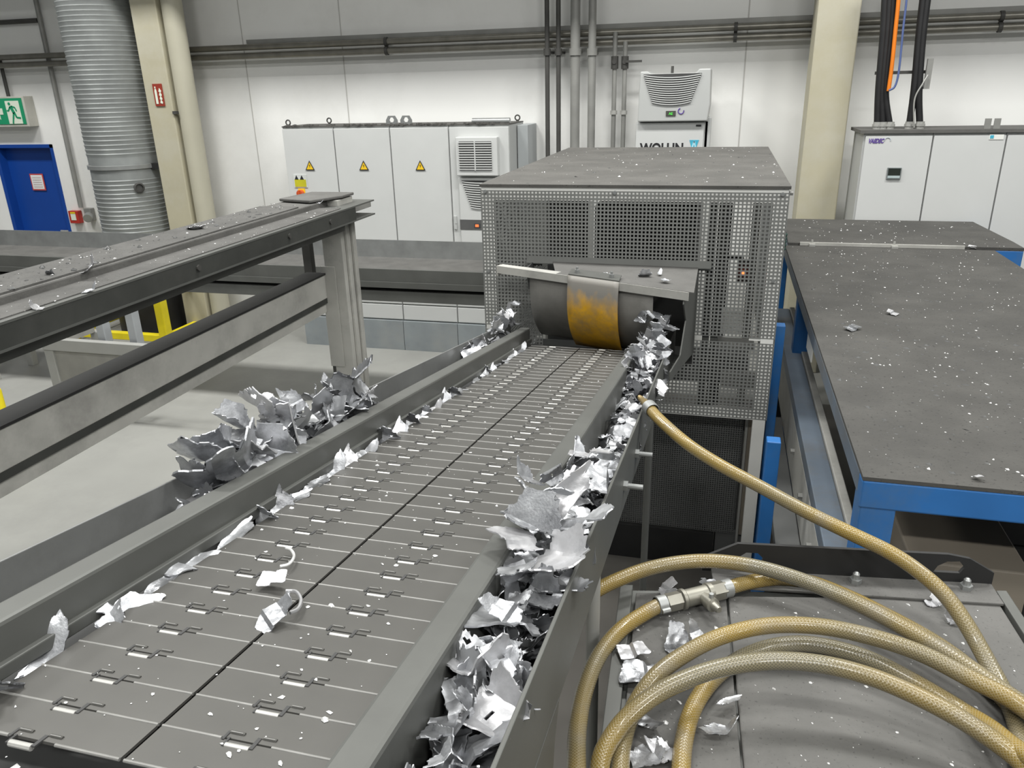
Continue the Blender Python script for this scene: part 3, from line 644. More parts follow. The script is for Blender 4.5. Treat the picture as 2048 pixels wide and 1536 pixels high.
# right cheek plate of the hood, leaning in towards the mouth
ck = MB().prism([(BY, hz-.008), (3.29, hz-.008), (3.27, hz-.06), (3.38, 1.62), (3.25, 1.50), (2.95, 1.53), (2.95, 1.49), (BY, 1.34)][::-1], (-.390, 0, 0), (.0797, 1, 0), (0, 0, 1), (.006, 0, 0))
ck.build('cheek_plate', M_rail, hood, bevel=.001)
MB().prism([(BY, hz-.006), (3.62, hz-.006), (3.66, hz-.09), (BY, hz-.16)][::-1], (-.90, 0, 0), (0, 1, 0), (0, 0, 1), (.005, 0, 0)).box(-.90, -.80, 3.66, 3.665, hz-.12, hz-.03).build('cheek_plate', M_dkgrey, hood)
# mesh flange rail above the hood
MB().prism([(0, 0), (0, .034), (-.026, .004), (-.026, 0)], (-.93, BY-.002, hz-.012), (0, 1, 0), (0, 0, 1), (.905, 0, 0)).build('mouth_flange', M_rail, hood)
# rubber curtain and the yellow flap: bulged sheets
def sheet(u0, u1, off, top, name, m_, zb, bulge, nu=10, nw=14, back=0.):
    vs = []; fs = []
    for j in range(nw+1):
        w = j/nw
        for i in range(nu+1):
            p = lp(u0+(u1-u0)*i/nu)
            z = (p.z+top)*(1-w) + zb*w
            y = p.y - off - bulge*math.sin(math.pi*min(1, w*.95+.02)) + back*(w**2.2)
            vs.append((p.x, y, z))
    for j in range(nw):
        for i in range(nu): a_ = j*(nu+1)+i; fs.append((a_, a_+1, a_+nu+2, a_+nu+1))
    return MB().add(vs, fs).build(name, m_, hood, smooth=60, solid=.005)
sheet(.185, .835, -.03, -.012, 'rubber_curtain', M_rubber, 1.395, .035, back=.22)
fl = sheet(.405, .668, .004, .004, 'warning_flap', M_flap, 1.385, .05, back=.22)
fl['label'] = 'worn orange-yellow rubber flap'
# top tab of the flap lying over the hood
a_, b_ = lp(.405), lp(.668)
tb_ = MB(); vs = [a_+V((0, -.004, .004)), b_+V((0, -.004, .004)), b_+V((0, .085, .010)), a_+V((0, .085, .010))]; vs += [p+V((0, 0, .005)) for p in vs]
tb_.add(vs, [(3, 2, 1, 0), (4, 5, 6, 7), (0, 1, 5, 4), (1, 2, 6, 5), (2, 3, 7, 6), (3, 0, 4, 7)]).build('flap_tab', M_rail, fl)
for u in (.445, .625):
    p = lp(u) + V((0, .03, .010))
    MB().cyl(p, p+V((0, 0, .016)), .012, n=6).cyl(p, p+V((0, 0, .028)), .006, n=8).build('flap_bolt', M_galv, fl)
# ------------------------------------------------------------------ perforated guard housing
gx0, gx1, gy1, gtop, gbot = -1.165, .296, 6.15, 2.155, 1.0
gd = thing('machine_guard', 'big perforated steel guard housing at the lower end of the conveyor', 'guard housing', ((gx0+gx1)/2, 5, 0))
PP, HO = .01825, .0108
nx = 80; nyu = int((gtop-.01-1.432)/PP); 
def skip(u, w, z0):
    x = gx0+.001+u; z = z0+w
    return -.86 < x < -.085 and 1.285 < z < hz-.012
z_hi = 1.432
MB().perf((gx0+.001, BY, z_hi), (1, 0, 0), (0, 0, 1), nx, int((gtop-.012-z_hi)/PP), PP, HO, lambda u, w: skip(u, w, z_hi)).build('front_mesh', M_mesh, gd, solid=.002)
z_lo = 1.005
MB().perf((gx0+.001, BY, z_lo), (1, 0, 0), (0, 0, 1), nx, int((1.420-z_lo)/PP), PP, HO, lambda u, w: skip(u, w, z_lo)).build('front_mesh', M_mesh, gd, solid=.002)
ns = int((gy1-BY)/PP)
for x in (gx0, gx1):
    MB().perf((x, BY, gbot), (0, 1, 0), (0, 0, 1), ns, int((gtop-.012-gbot)/PP), PP, HO).build('side_mesh', M_mesh, gd, solid=.002)
MB().box(gx0-.004, gx1+.004, BY-.003, gy1, gtop-.003, gtop).box(gx0-.004, gx1+.004, BY-.0045, BY-.003, gtop-.014, gtop).build('roof_sheet', M_dusttop, gd)
# frame of flat bars right behind the mesh
fr = .060
MB().box(gx0+.004, gx1-.004, BY+.0016, BY+.045, gtop-fr-.016, gtop-.004).build('cross_bar', M_gframe, gd)
MB().box(gx0+.006, gx1-.006, BY+.0016, BY+.045, gbot, gbot+.05).build('cross_bar', M_gframe, gd)
for x in (gx0+.006, gx1-.006-fr): MB().box(x, x+fr, BY+.0014, BY+.045, .02, gtop-.012).build('corner_post', M_gframe, gd)
for x in (gx0+.006, gx1-.066): MB().box(x, x+fr, gy1-.05, gy1-.01, 0, gtop-.012).build('corner_post', M_frame, gd)
MB().box(gx1-.12, gx1-.012, BY+.004, BY+.03, 1.418, 1.434).build('seam_bar', M_gframe, gd)
for x in (-.035, .004): MB().box(x-.012, x+.022, BY+.02, BY+.06, gbot, gtop-.07).build('inner_post', M_rail, gd)
for (x, z) in ((gx0+.025, gtop-.035), ((gx0+gx1)/2-.06, gtop-.035), (gx1-.03, gtop-.035), (gx0+.03, 1.72), (gx1-.035, 1.72)):
    MB().cyl((x, BY-.012, z), (x, BY, z), .009, n=8).build('screw', M_galv, gd)
MB().cyl((gx1, BY+.03, gtop-.035), (gx1+.016, BY+.03, gtop-.035), .010, n=6).build('screw', M_pipe, gd)
# lower door of finer mesh, set back
lx0, lx1, ly, lz0, lz1 = -.62, .205, 3.93, .24, .985
lw = MB().perf((lx0, ly, lz0+.0), (1, 0, 0), (0, 0, 1), int((lx1-lx0)/.0125), int((lz1-lz0)/.0125), .0125, .0078).build('lower_mesh', M_grey, gd, solid=.0015)
MB().box(lx1, lx1+.012, ly-.012, ly+.004, lz0-.05, lz1).build('door_edge', M_frame, lw)
MB().box(lx0, lx1, ly+.05, ly+.055, lz0, lz1).build('door_backing', mat('door_backing', (.10, .102, .098), .7, var=.25, scale=3), lw)
MB().box(lx0, lx1-.12, ly+.0, ly+.30, 0.0, lz0-.02).build('base_skid', M_dark, gd)
MB().box(lx1-.11, lx1+.10, ly+.02, ly+.20, 0.0, .25).build('foot_block', M_grey, gd, bevel=.006)
MB().box(lx1+.014, gx1+.0, ly-.02, ly+.03, .25, lz1).build('lower_post', M_brown, gd)
# machine standing inside the guard, seen through the holes
mc = thing('trim_press', 'dark grey press standing inside the perforated guard', 'press', (-.45, 4.9, 0))
MB().box(-.95, -.75, 4.35, 4.55, 0, 2.0).build('press_column', M_grey, mc); MB().box(.0, .06, 4.35, 4.5, 0, 2.05).build('press_column', M_grey, mc)
MB().box(-.72, -.12, 4.6, 5.6, .9, 1.95).build('press_body', M_dkgrey, mc, bevel=.02)
MB().box(-1.0, .2, 4.15, 4.30, 1.05, 1.20).build('press_beam', M_grey, mc)
MB().cyl((-.5, 4.5, 1.55), (-.5, 4.62, 1.55), .22, n=24).build('fly_wheel', M_dkgrey, mc)
MB().box(.03, .22, 4.05, 4.2, 1.28, 1.30).build('press_shelf', M_frame, mc)
MB().box(.04, .15, 4.02, 4.08, 1.38, 1.50).build('reflection_plate', M_paper, mc)  # small white plate standing in for a bright reflection
MB().box(.06, .25, 4.0, 4.05, 1.08, 1.16).build('press_shelf', M_frame, mc)
p = at_y(1487, 546, 3.90)
MB().lathe(p, [(0, -.012), (.008, -.008), (.010, 0), (.006, .02)], 12, axis=(0, 1, 0)).build('indicator_light', M_redglow, mc)
MB().box(p.x-.03, p.x+.03, 3.915, 3.97, p.z-.05, p.z+.05).box(p.x-.01, p.x+.01, 3.95, 4.36, p.z-.03, p.z-.01).box(p.x-.01, .03, 4.34, 4.36, p.z-.03, p.z-.01).build('indicator_box', M_dark, mc)
# green coil and brown cable end peeping out between guard and table
k = MB()
for i in range(5): k.tube([V((.37+.04*math.cos(a_), 5.2+.04*math.sin(a_), 1.60+i*.022)) for a_ in [j*math.pi/8 for j in range(17)]], .010, 8)
k.cyl((.37, 5.2, 1.55), (.37, 5.2, 1.72), .030, n=14)
tag(k.build('hose_coil', mat('dull_green_hose', (.015, .05, .04), .5)), 'small green ribbed hose coil in the gap between guard and blue machine', 'hose coil')
struct(MB().box(.355, .385, 5.19, 5.21, 1.50, 1.56).build('trim_9', M_dark))

# ------------------------------------------------------------------ long dusty blue machine at the right
TZ = 1.5
tx0, tx1, ty0, ty1 = .462, 1.80, 2.235, 5.84
tm = thing('covered_machine', 'long blue machine with a dust-covered steel lid, right of the guard', 'machine', ((tx0+tx1)/2, 4.4, 0))
MB().box(tx0, tx1, ty0, ty1, TZ-.012, TZ).build('lid', M_tabletop, tm)
MB().prism([(tx0+.02, ty1+.03), (1.985, ty1+.03), (1.985, 6.10), (1.95, 6.96), (tx0+.06, 6.96)], (0, 0, TZ-.006), (1, 0, 0), (0, 1, 0), (0, 0, .02)).build('rear_lid', M_tabletop, tm)
MB().box(tx0+.10, 1.62, ty1+.01, ty1+.03, TZ, TZ+.022).build('hinge_bar', M_beam, tm)
for x in (tx0+.18, 1.18): MB().cyl((x, ty1+.02, TZ+.02), (x, ty1+.02, TZ+.04), .008, n=8).box(x-.02, x+.02, ty1-.02, ty1+.01, TZ, TZ+.014).build('hinge_pin', M_frame, tm)
MB().box(tx0, tx1, ty0, ty0+.06, TZ-.105, TZ-.012).build('front_beam', M_blue, tm, bevel=.006)
MB().box(tx0, tx0+.06, ty0+.06, 6.9, TZ-.085, TZ-.012).build('side_beam', M_bluegrey, tm, bevel=.006)
MB().box(tx1-.06, tx1, ty0, 5.84, TZ-.10, TZ-.012).build('side_beam', M_blue, tm, bevel=.006)
MB().box(1.80, 1.985, 5.87, 6.96, TZ-.14, TZ-.006).build('rear_beam', M_blue, tm, bevel=.006)
for (x, y) in ((tx0, ty0), (tx1-.11, ty0), (tx0, 4.6), (tx1-.1, 5.7), (tx0, 6.7), (1.88, 6.8)):
    MB().box(x+.003, x+.105, y+.003, y+.10, 0, TZ-.05).build('leg', M_blue, tm, bevel=.006)
# stepped roller beams beside it
rb = thing('roller_track', 'stepped steel track beams on blue legs, in the gap between guard and blue machine', 'track', (.40, 4.0, 0))
MB().box(.515, .549, 2.45, 5.6, 1.03, 1.112).build('rail_strip', M_beam, rb, bevel=.004)
MB().box(.423, .513, 2.40, 5.6, 1.03, 1.10).build('flat_rail', M_bluegrey, rb, bevel=.004)
MB().box(.423, .431, 2.35, 5.3, .775, 1.03).build('bolted_plate', M_beam, rb, bevel=.002)
MB().box(.32, .423, 2.3, 4.4, .72, .77).build('lower_rail', M_grey, rb, bevel=.004)
for y in (2.75, 3.15, 3.6): MB().cyl((.423, y, .93), (.405, y, .93), .014, n=6).build('plate_bolt', M_pipe, rb)
MB().box(.245, .300, 3.0, 3.06, 0, 1.24).build('blue_leg', M_blue, rb, bevel=.004)
MB().box(.305, .352, 3.92, 3.98, 0, 1.46).build('blue_leg', M_blue, rb, bevel=.004)
MB().box(.300, .34, 3.01, 3.05, .68, .72).build('leg_tie', M_dkgrey, rb)
for y in (2.6, 5.2): MB().box(.44, .50, y, y+.06, 0, 1.03).build('track_leg', M_dkgrey, rb, bevel=.004)
q = at_x(1622, 675, .475)
tag(MB().box(.472, .478, q.y-.12, q.y+.12, q.z-.09, q.z+.055).build('paper_tag', M_paper), 'white paper tag on the track beam under the blue machine lid', 'tag')
struct(MB().box(.478, .60, q.y-.02, q.y+.02, q.z-.03, q.z).build('trim_8', M_dark))
# brown box under the near end
bx = MB().box(.66, 1.0, 2.34, 3.0, 0, 1.17)
tag(bx.build('sheet_metal_box', M_brown, bevel=.006), 'brown-grey sheet metal box standing under the near end of the blue machine', 'box')
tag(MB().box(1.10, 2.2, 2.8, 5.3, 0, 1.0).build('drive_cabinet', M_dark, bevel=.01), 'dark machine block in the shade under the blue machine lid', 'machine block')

# ------------------------------------------------------------------ transverse conveyor behind the fence
tc = thing('cross_conveyor', 'long grey conveyor running crosswise along the hall behind the fence', 'conveyor', (-4, 5.9, 0))
tcl, tcr, tY = -9.6, gx0-.01, 5.62
MB().box(tcl, tcr, tY+.55, tY+.556, 1.20, 1.40).build('back_wall', M_galv, tc)
MB().box(tcl, tcr, tY+.02, tY+.55, 1.245, 1.25).build('conveyor_bed', M_dust, tc)
MB().box(tcl, tcr, tY, tY+.02, 1.17, 1.275).build('front_wall', M_rail, tc, bevel=.003)
MB().box(tcl, tcr, tY-.012, tY+.03, 1.125, 1.172).build('front_ledge', M_rail, tc)
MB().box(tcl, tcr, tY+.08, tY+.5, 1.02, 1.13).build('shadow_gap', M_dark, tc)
MB().box(tcl, tcr, tY, tY+.05, 1.01, 1.095).build('lower_beam', M_rail, tc, bevel=.003)
for x in (-1.45, -1.36):
    for z in (1.03, 1.07): MB().cyl((x, tY-.006, z), (x, tY, z), .008, n=6).build('beam_bolt', M_dark, tc)
for x in (-1.32, -6.9, -8.6):
    for y in (tY+.02, tY+.48): MB().box(x, x+.07, y, y+.07, 0, 1.02).build('leg', M_frame, tc, bevel=.004)
MB().perf((-1.62, tY-.004, 1.15), (1, 0, 0), (0, 0, 1), 34, 10, .0125, .0075).perf((-1.62, tY-.004, 1.275), (1, 0, 0), (0, 1, 0), 34, 30, .0125, .0075).build('mesh_cover', M_galv, tc, solid=.0015)
MB().prism([(-1.34, tY+.1), (tcr, tY+.1), (tcr, tY+.58), (-1.28, tY+.58)], (0, 0, 1.40), (1, 0, 0), (0, 1, 0), (0, 0, .012)).prism([(tY+.1, 1.28), (tY+.58, 1.28), (tY+.58, 1.62)], (tcr-.02, 0, 0), (0, 1, 0), (0, 0, 1), (.008, 0, 0)).build('end_cover', M_rail, tc)

# ------------------------------------------------------------------ grey fence frame at the left
fn = thing('fence_frame', 'heavy grey dusty frame of beams and post, left of the conveyor', 'fence', (-2.17, 3.0, 0))
fy0, fy1 = .55, 4.0
MB().box(-2.37, -2.13, fy0, fy1+.02, 1.945, 2.035).build('top_beam', M_dust, fn, bevel=.006)
MB().box(-2.368, -2.14, fy0, fy1-.30, 2.034, 2.042).build('dust_layer', M_beamdust, fn)['kind'] = 'stuff'
ch_ = MB().box(-2.13, -1.975, fy0, fy1+.28, 1.996, 2.004).box(-2.10, -1.975, fy0, fy1+.28, 1.918, 1.926).build('side_channel', M_rail, fn)
MB().box(-1.985, -1.976, fy0, fy1+.03, 1.926, 1.996).build('channel_web', M_channel, ch_)
MB().box(-2.125, -2.04, fy0, fy1, 1.868, 1.918).build('channel_seat', M_rail, fn)
MB().box(-2.14, -2.0, fy0, fy1-.1, 2.003, 2.008).build('dust_layer', M_beamdust, fn)['kind'] = 'stuff'
for y in (2.6, 3.3, 3.72): MB().cyl((-1.975, y, 1.965), (-1.968, y, 1.965), .012, n=10).build('channel_bolt', M_darkpipe, fn)
MB().box(-2.30, -2.19, fy0, fy1, 1.474, 1.615).build('lower_beam', M_beam, fn, bevel=.004)
MB().box(-2.31, -2.186, fy0, fy1, 1.612, 1.622).build('beam_cap', M_dark, fn)
MB().box(-2.29, -2.20, fy0, fy1, 1.39, 1.444).build('lower_strip', M_beam, fn)
MB().box(-2.30, -2.192, fy0, fy1, 1.444, 1.474).build('beam_flange', M_channel, fn)  # dark channel tone paints in the shade on this face
p_ = MB().box(-2.19, -2.068, fy1, fy1+.19, 0, 2.035).build('post', M_beam, fn, bevel=.004)
MB().box(-2.215, -2.19, fy1+.01, fy1+.16, 0, 1.47).build('post_flange', M_darkpipe, fn)
MB().box(-2.066, -2.055, fy1+.04, fy1+.075, 0, 1.92).box(-2.066, -2.055, fy1+.115, fy1+.15, 0, 1.92).build('post_rib', M_beam, p_)
MB().box(-2.215, -2.125, fy1-.008, fy1, 1.05, 1.66).build('joint_plate', M_beam, fn, bevel=.002)
MB().prism([(-2.37, fy1-.10), (-2.15, fy1-.16), (-2.06, fy1+.05), (-2.06, fy1+.20), (-2.33, fy1+.20)], (0, 0, 2.04), (1, 0, 0), (0, 1, 0), (0, 0, .016)).build('post_cap', M_dust, fn, bevel=.005)
for y in (fy0+.05,): MB().box(-2.36, -2.15, y, y+.19, 0, 1.945).build('post', M_beam, fn)
for x0_, x1_, z0_ in ((-2.585, -2.53, 1.45), (-2.435, -2.39, 0)):
    MB().box(x0_, x1_, 4.45, 4.50, z0_, 1.93).build('slim_upright', M_darkpipe, fn)
MB().box(-2.60, -2.10, 4.18, 4.5, 1.93, 1.96).build('rear_tie', M_pipe, fn)

# ------------------------------------------------------------------ low aluminium frame on the floor behind the fence
wf = thing('low_frame', 'low pale aluminium profile frame on the floor behind the fence', 'frame', (-5.0, 5.0, 0))
p0, p1 = at_y(85, 675, 5.0), at_y(330, 693, 5.0)
zt_ = p0.z
MB().box(p0.x, p1.x, 4.97, 5.03, zt_-.10, zt_).build('top_profile', M_frame, wf, bevel=.005)
for y in (4.98, 5.5): MB().box(p0.x, p0.x+.09, y, y+.08, 0, zt_-.10).build('leg', M_frame, wf, bevel=.005)
for px in (200, 262):
    q0 = at_y(px, 660, 5.1); MB().box(q0.x, q0.x+.075, 5.06, 5.14, .30, 1.0).build('upright', mat('blue_grey_profile', (.42, .44, .455), .45, .2, var=.05), wf, bevel=.005)
MB().box(p0.x, p0.x+.06, 5.06, 5.5, zt_-.10, zt_).box(p0.x+.09, p0.x+.75, 5.00, 5.02, .30, zt_-.10).build('infill_panel', mat('infill_grey', (.30, .295, .27), .6), wf)
# ------------------------------------------------------------------ skip with steel lid at the lower right
LZ = 1.55
bn = thing('steel_skip', 'grey steel skip with a flat dusty lid, carrying the coiled hose', 'skip', (.25, 1.1, 0))
FL_, FR_, NR_, NL_ = V((-.160, 1.470, 0)), V((.640, 1.640, 0)), V((.72, .45, 0)), V((-.105, .42, 0))
ed = (FR_-FL_).normalized()
def lidpt(u, w): return FL_.lerp(FR_, u).lerp(NL_.lerp(NR_, u), w)
def slab(mb, qs, z0, z1, mi=0):
    vs = [V((q.x, q.y, z)) for z in (z0, z1) for q in qs]
    return mb.add(vs, [(3, 2, 1, 0), (4, 5, 6, 7), (0, 1, 5, 4), (1, 2, 6, 5), (2, 3, 7, 6), (3, 0, 4, 7)], mi)
slab(MB(), [lidpt(0.01, .01), lidpt(.99, .01), lidpt(.99, 1), lidpt(.01, 1)], .12, LZ-.03).build('body', M_grey, bn)
slab(MB(), [lidpt(0, 0), lidpt(1, 0), lidpt(1, 1), lidpt(0, 1)], LZ-.03, LZ-.012).build('rim', M_rail, bn)
slab(MB(), [lidpt(.045, .02), lidpt(.285, .02), lidpt(.285, 1), lidpt(.045, 1)], LZ-.012, LZ-.002).build('side_lid', M_dust, bn, bevel=.002)
slab(MB(), [lidpt(.29, .03), lidpt(.985, .03), lidpt(.985, 1), lidpt(.29, 1)], LZ-.012, LZ).build('main_lid', M_belt2 if 'M_belt2' in globals() else M_dust, bn, bevel=.003)
slab(MB(), [lidpt(0, 0), lidpt(.035, 0), lidpt(.035, 1), lidpt(0, 1)], LZ-.012, LZ+.004).build('edge_strip', M_rail, bn, bevel=.002)
slab(MB(), [lidpt(.993, .01), lidpt(1.02, .01), lidpt(1.02, 1), lidpt(.993, 1)], LZ-.03, LZ+.006).build('edge_strip', M_rail, bn, bevel=.002)
for u in (.04, .94):
    for w in (.06, .9):
        p = lidpt(u, w); MB().box(p.x-.03, p.x+.03, p.y-.03, p.y+.03, 0, .14).build('foot', M_dark, bn)
# lifting bracket: angle iron with two slots
P0, P1 = V((.015, 1.575, LZ)), V((.632, 1.652, LZ)); eb = (P1-P0).normalized(); nb = V((eb.y, -eb.x, 0)); LB = (P1-P0).length
br = bmesh.new()
def loop(pts):
    vs = [br.verts.new(P0 + eb*a + V((0, 0, b))) for a, b in pts]; return [br.edges.new((vs[i], vs[(i+1) % len(vs)])) for i in range(len(vs))]
es_ = loop([(0, 0), (LB, 0), (LB, .035), (LB-.055, .068), (LB-.10, .076), (.075, .076), (0, .035)])
es_ += loop([(LB-.125, .030), (LB-.070, .030), (LB-.062, .045), (LB-.075, .060), (LB-.10, .058), (LB-.118, .046)])
es_ += loop([(.080, .022), (.128, .022), (.134, .040), (.12, .054), (.095, .054), (.078, .040)])
bmesh.ops.triangle_fill(br, use_beauty=True, use_dissolve=False, edges=es_)
me = bpy.data.meshes.new('angle_web'); bmesh.ops.recalc_face_normals(br, faces=br.faces); br.to_mesh(me); br.free()
vs_ = [tuple(v.co) for v in me.vertices]; fs_2 = [tuple(p.vertices) for p in me.polygons]
bk = MB().add(vs_, fs_2).build('lifting_angle', M_dark, bn, solid=.008)
slab(MB(), [P0+eb*.02, P1-eb*.0, P1+nb*.075-eb*.004, P0+nb*.07+eb*.02], LZ+.0, LZ+.007).build('angle_flange', M_dust, bk, bevel=.002)
for a in (.33, LB-.062):
    p = P0+eb*a+nb*.026+V((0, 0, .007)); MB().cyl(p, p+V((0, 0, .010)), .013, n=6).lathe(p, [(.008, .010), (.0075, .022), (.004, .026), (0, .027)], 10).build('angle_bolt', M_galv, bk)

# ------------------------------------------------------------------ braided hoses
def hose_mat():
    m = bpy.data.materials.new('braided_gold_hose'); m.use_nodes = True; nt = m.node_tree; N = nt.nodes; L = nt.links; b = N['Principled BSDF']
    b.inputs['Roughness'].default_value = .24; b.inputs['Coat Weight'].default_value = .25
    uvn = N.new('ShaderNodeUVMap'); sx = N.new('ShaderNodeSeparateXYZ'); L.new(uvn.outputs['UV'], sx.inputs['Vector'])
    def M(op, a, b_=None):
        n = N.new('ShaderNodeMath'); n.operation = op
        for i, v_ in enumerate((a, b_)):
            if v_ is None: continue
            if isinstance(v_, (int, float)): n.inputs[i].default_value = v_
            else: L.new(v_, n.inputs[i])
        return n.outputs[0]
    U, W_ = sx.outputs['X'], sx.outputs['Y']
    ln = []
    for sg in (1, -1):
        ph = M('ADD', M('MULTIPLY', U, 16.0*2*math.pi), M('MULTIPLY', W_, sg*150.*2*math.pi))
        ln.append(M('POWER', M('ABSOLUTE', M('COSINE', M('MULTIPLY', ph, .5))), 6.))
    braid = M('MAXIMUM', *ln)
    n1 = N.new('ShaderNodeTexNoise'); n1.noise_dimensions = '1D'; n1.inputs['Scale'].default_value = 2.2; n1.inputs['Detail'].default_value = 1.5
    L.new(W_, n1.inputs['W'])
    mr = N.new('ShaderNodeMapRange'); mr.inputs['From Min'].default_value = .40; mr.inputs['From Max'].default_value = .62; L.new(n1.outputs['Fac'], mr.inputs['Value'])
    mx = N.new('ShaderNodeMix'); mx.data_type = 'RGBA'; L.new(mr.outputs['Result'], mx.inputs['Factor'])
    mx.inputs['A'].default_value = (.115, .105, .073, 1); mx.inputs['B'].default_value = (.235, .15, .018, 1)
    m2 = N.new('ShaderNodeMix'); m2.data_type = 'RGBA'; L.new(M('MULTIPLY', braid, .5), m2.inputs['Factor']); L.new(mx.outputs['Result'], m2.inputs['A']); m2.inputs['B'].default_value = (.36, .31, .185, 1)
    tc = N.new('ShaderNodeTexCoord'); n2 = N.new('ShaderNodeTexNoise'); n2.inputs['Scale'].default_value = 14; n2.inputs['Detail'].default_value = 5; L.new(tc.outputs['Object'], n2.inputs['Vector'])
    m3 = N.new('ShaderNodeMix'); m3.data_type = 'RGBA'; r3 = N.new('ShaderNodeMapRange'); r3.inputs['From Min'].default_value = .5; r3.inputs['From Max'].default_value = .75; r3.inputs['To Max'].default_value = .55
    L.new(n2.outputs['Fac'], r3.inputs['Value']); L.new(r3.outputs['Result'], m3.inputs['Factor']); L.new(m2.outputs['Result'], m3.inputs['A']); m3.inputs['B'].default_value = (.20, .19, .165, 1)
    L.new(m3.outputs['Result'], b.inputs['Base Color'])
    bp = N.new('ShaderNodeBump'); bp.inputs['Strength'].default_value = .25; bp.inputs['Distance'].default_value = .001; L.new(braid, bp.inputs['Height']); L.new(bp.outputs['Normal'], b.inputs['Normal'])
    return m
M_hose = hose_mat()
HR = .0158
def hose(name, pts, label, loc):
    t = thing(name, label, 'hose', loc)
    P = catmull(pts, 8); n = 16
    mb = MB().tube(P, HR, n); ob = mb.build('hose_run', M_hose, t, smooth=60)
    me = ob.data; uv = me.uv_layers.new(name='UVMap'); acc = [0.]
    for i in range(1, len(P)): acc.append(acc[-1] + (P[i]-P[i-1]).length)
    for p in me.polygons:
        vi = list(p.vertices)
        if len(vi) != 4: continue
        ks = [v % n for v in vi]; wrap = max(ks)-min(ks) > 2
        for li, v in zip(p.loop_indices, vi):
            k = v % n; u = k/n
            if wrap and k == 0: u = 1.
            uv.data[li].uv = (u, acc[v//n])
    return t
def Z(L_): return [tuple(at_z(x, y, z)) for x, y, z in L_]
hA = Z([(1296, 812, 1.760), (1318, 838, 1.752), (1375, 888, 1.735), (1440, 930, 1.715), (1520, 973, 1.70), (1610, 1022, 1.69), (1700, 1066, 1.68), (1780, 1105, 1.672), (1840, 1145, 1.66), (1890, 1190, 1.64), (1930, 1245, 1.615), (1965, 1305, 1.59), (2000, 1370, 1.572), (2028, 1430, 1.567), (2045, 1500, 1.567), (2040, 1590, 1.567),
        (1900, 1760, 1.567), (1600, 1850, 1.567), (1330, 1760, 1.567), (1215, 1620, 1.575),
        (1200, 1530, 1.59), (1232, 1462, 1.605), (1285, 1408, 1.625), (1350, 1368, 1.64), (1440, 1336, 1.65), (1540, 1322, 1.655), (1640, 1328, 1.655), (1740, 1353, 1.645), (1840, 1395, 1.635), (1940, 1450, 1.62), (2048, 1530, 1.60),
        (2120, 1640, 1.60), (2050, 1820, 1.60), (1650, 1950, 1.60), (1320, 1820, 1.60), (1243, 1640, 1.575),
        (1240, 1540, 1.570), (1246, 1480, 1.572), (1268, 1415, 1.58), (1312, 1352, 1.60), (1375, 1305, 1.61), (1450, 1270, 1.615), (1540, 1251, 1.62), (1640, 1253, 1.62), (1740, 1273, 1.62), (1840, 1306, 1.62), (1940, 1357, 1.615), (2048, 1417, 1.61),
        (2180, 1540, 1.60), (2150, 1800, 1.63), (1800, 2000, 1.63), (1450, 1900, 1.60), (1370, 1660, 1.57),
        (1362, 1545, 1.567), (1372, 1460, 1.567), (1396, 1398, 1.567), (1440, 1345, 1.567), (1500, 1308, 1.567), (1570, 1289, 1.568), (1640, 1291, 1.568), (1730, 1315, 1.568), (1830, 1365, 1.568), (1930, 1425, 1.568), (2010, 1480, 1.60),
        (2120, 1600, 1.635), (2050, 1950, 1.66), (1500, 2150, 1.66), (1180, 1950, 1.63), (1145, 1700, 1.61),
        (1152, 1560, 1.60), (1155, 1460, 1.585), (1170, 1380, 1.57), (1198, 1312, 1.567), (1242, 1259, 1.567), (1290, 1226, 1.570), (1322, 1209, 1.574)])
ha = hose('air_hose', hA, 'long gold braided air hose coiled on the skip lid, with brass nozzle end', (.3, 1.1, LZ))
# nozzle
n0, n1 = V(hA[0]), V(hA[1]); dz_ = (n0-n1).normalized(); dz_ = (dz_ + V((0, 0, -.05))).normalized()
MB().lathe(n0, [(HR+.003, -.032), (HR+.005, -.030), (HR+.005, -.004), (HR+.002, -.002)], 20, axis=dz_).build('hose_clamp', M_galv, ha, smooth=40)
MB().lathe(n0, [(HR-.003, -.01), (HR-.001, .0), (.012, .006), (.011, .028), (.0085, .031), (.0085, .052), (.0065, .054), (.0065, .062), (0, .063)], 16, axis=dz_).build('nozzle', M_brass, ha, smooth=40)
hC = Z([(1452, 1177, 1.574), (1500, 1164, 1.570), (1560, 1157, 1.567), (1625, 1166, 1.567), (1700, 1195, 1.567), (1790, 1240, 1.567), (1870, 1285, 1.567), (1935, 1332, 1.567), (2010, 1400, 1.567), (2090, 1500, 1.567),
        (2190, 1640, 1.567), (2250, 1560, 1.60), (2140, 1470, 1.60),
        (2020, 1392, 1.605), (1930, 1330, 1.605), (1850, 1280, 1.605), (1760, 1230, 1.607), (1670, 1187, 1.61), (1580, 1152, 1.612), (1490, 1129, 1.612), (1400, 1122, 1.61), (1310, 1134, 1.605), (1230, 1162, 1.60), (1172, 1194, 1.595), (1110, 1240, 1.58), (1060, 1320, 1.56), (1060, 1420, 1.50), (1080, 1500, 1.40)])
hc = hose('air_hose', hC, 'dull braided hose from the brass coupling, arching along the far side of the skip lid', (.3, 1.3, LZ))
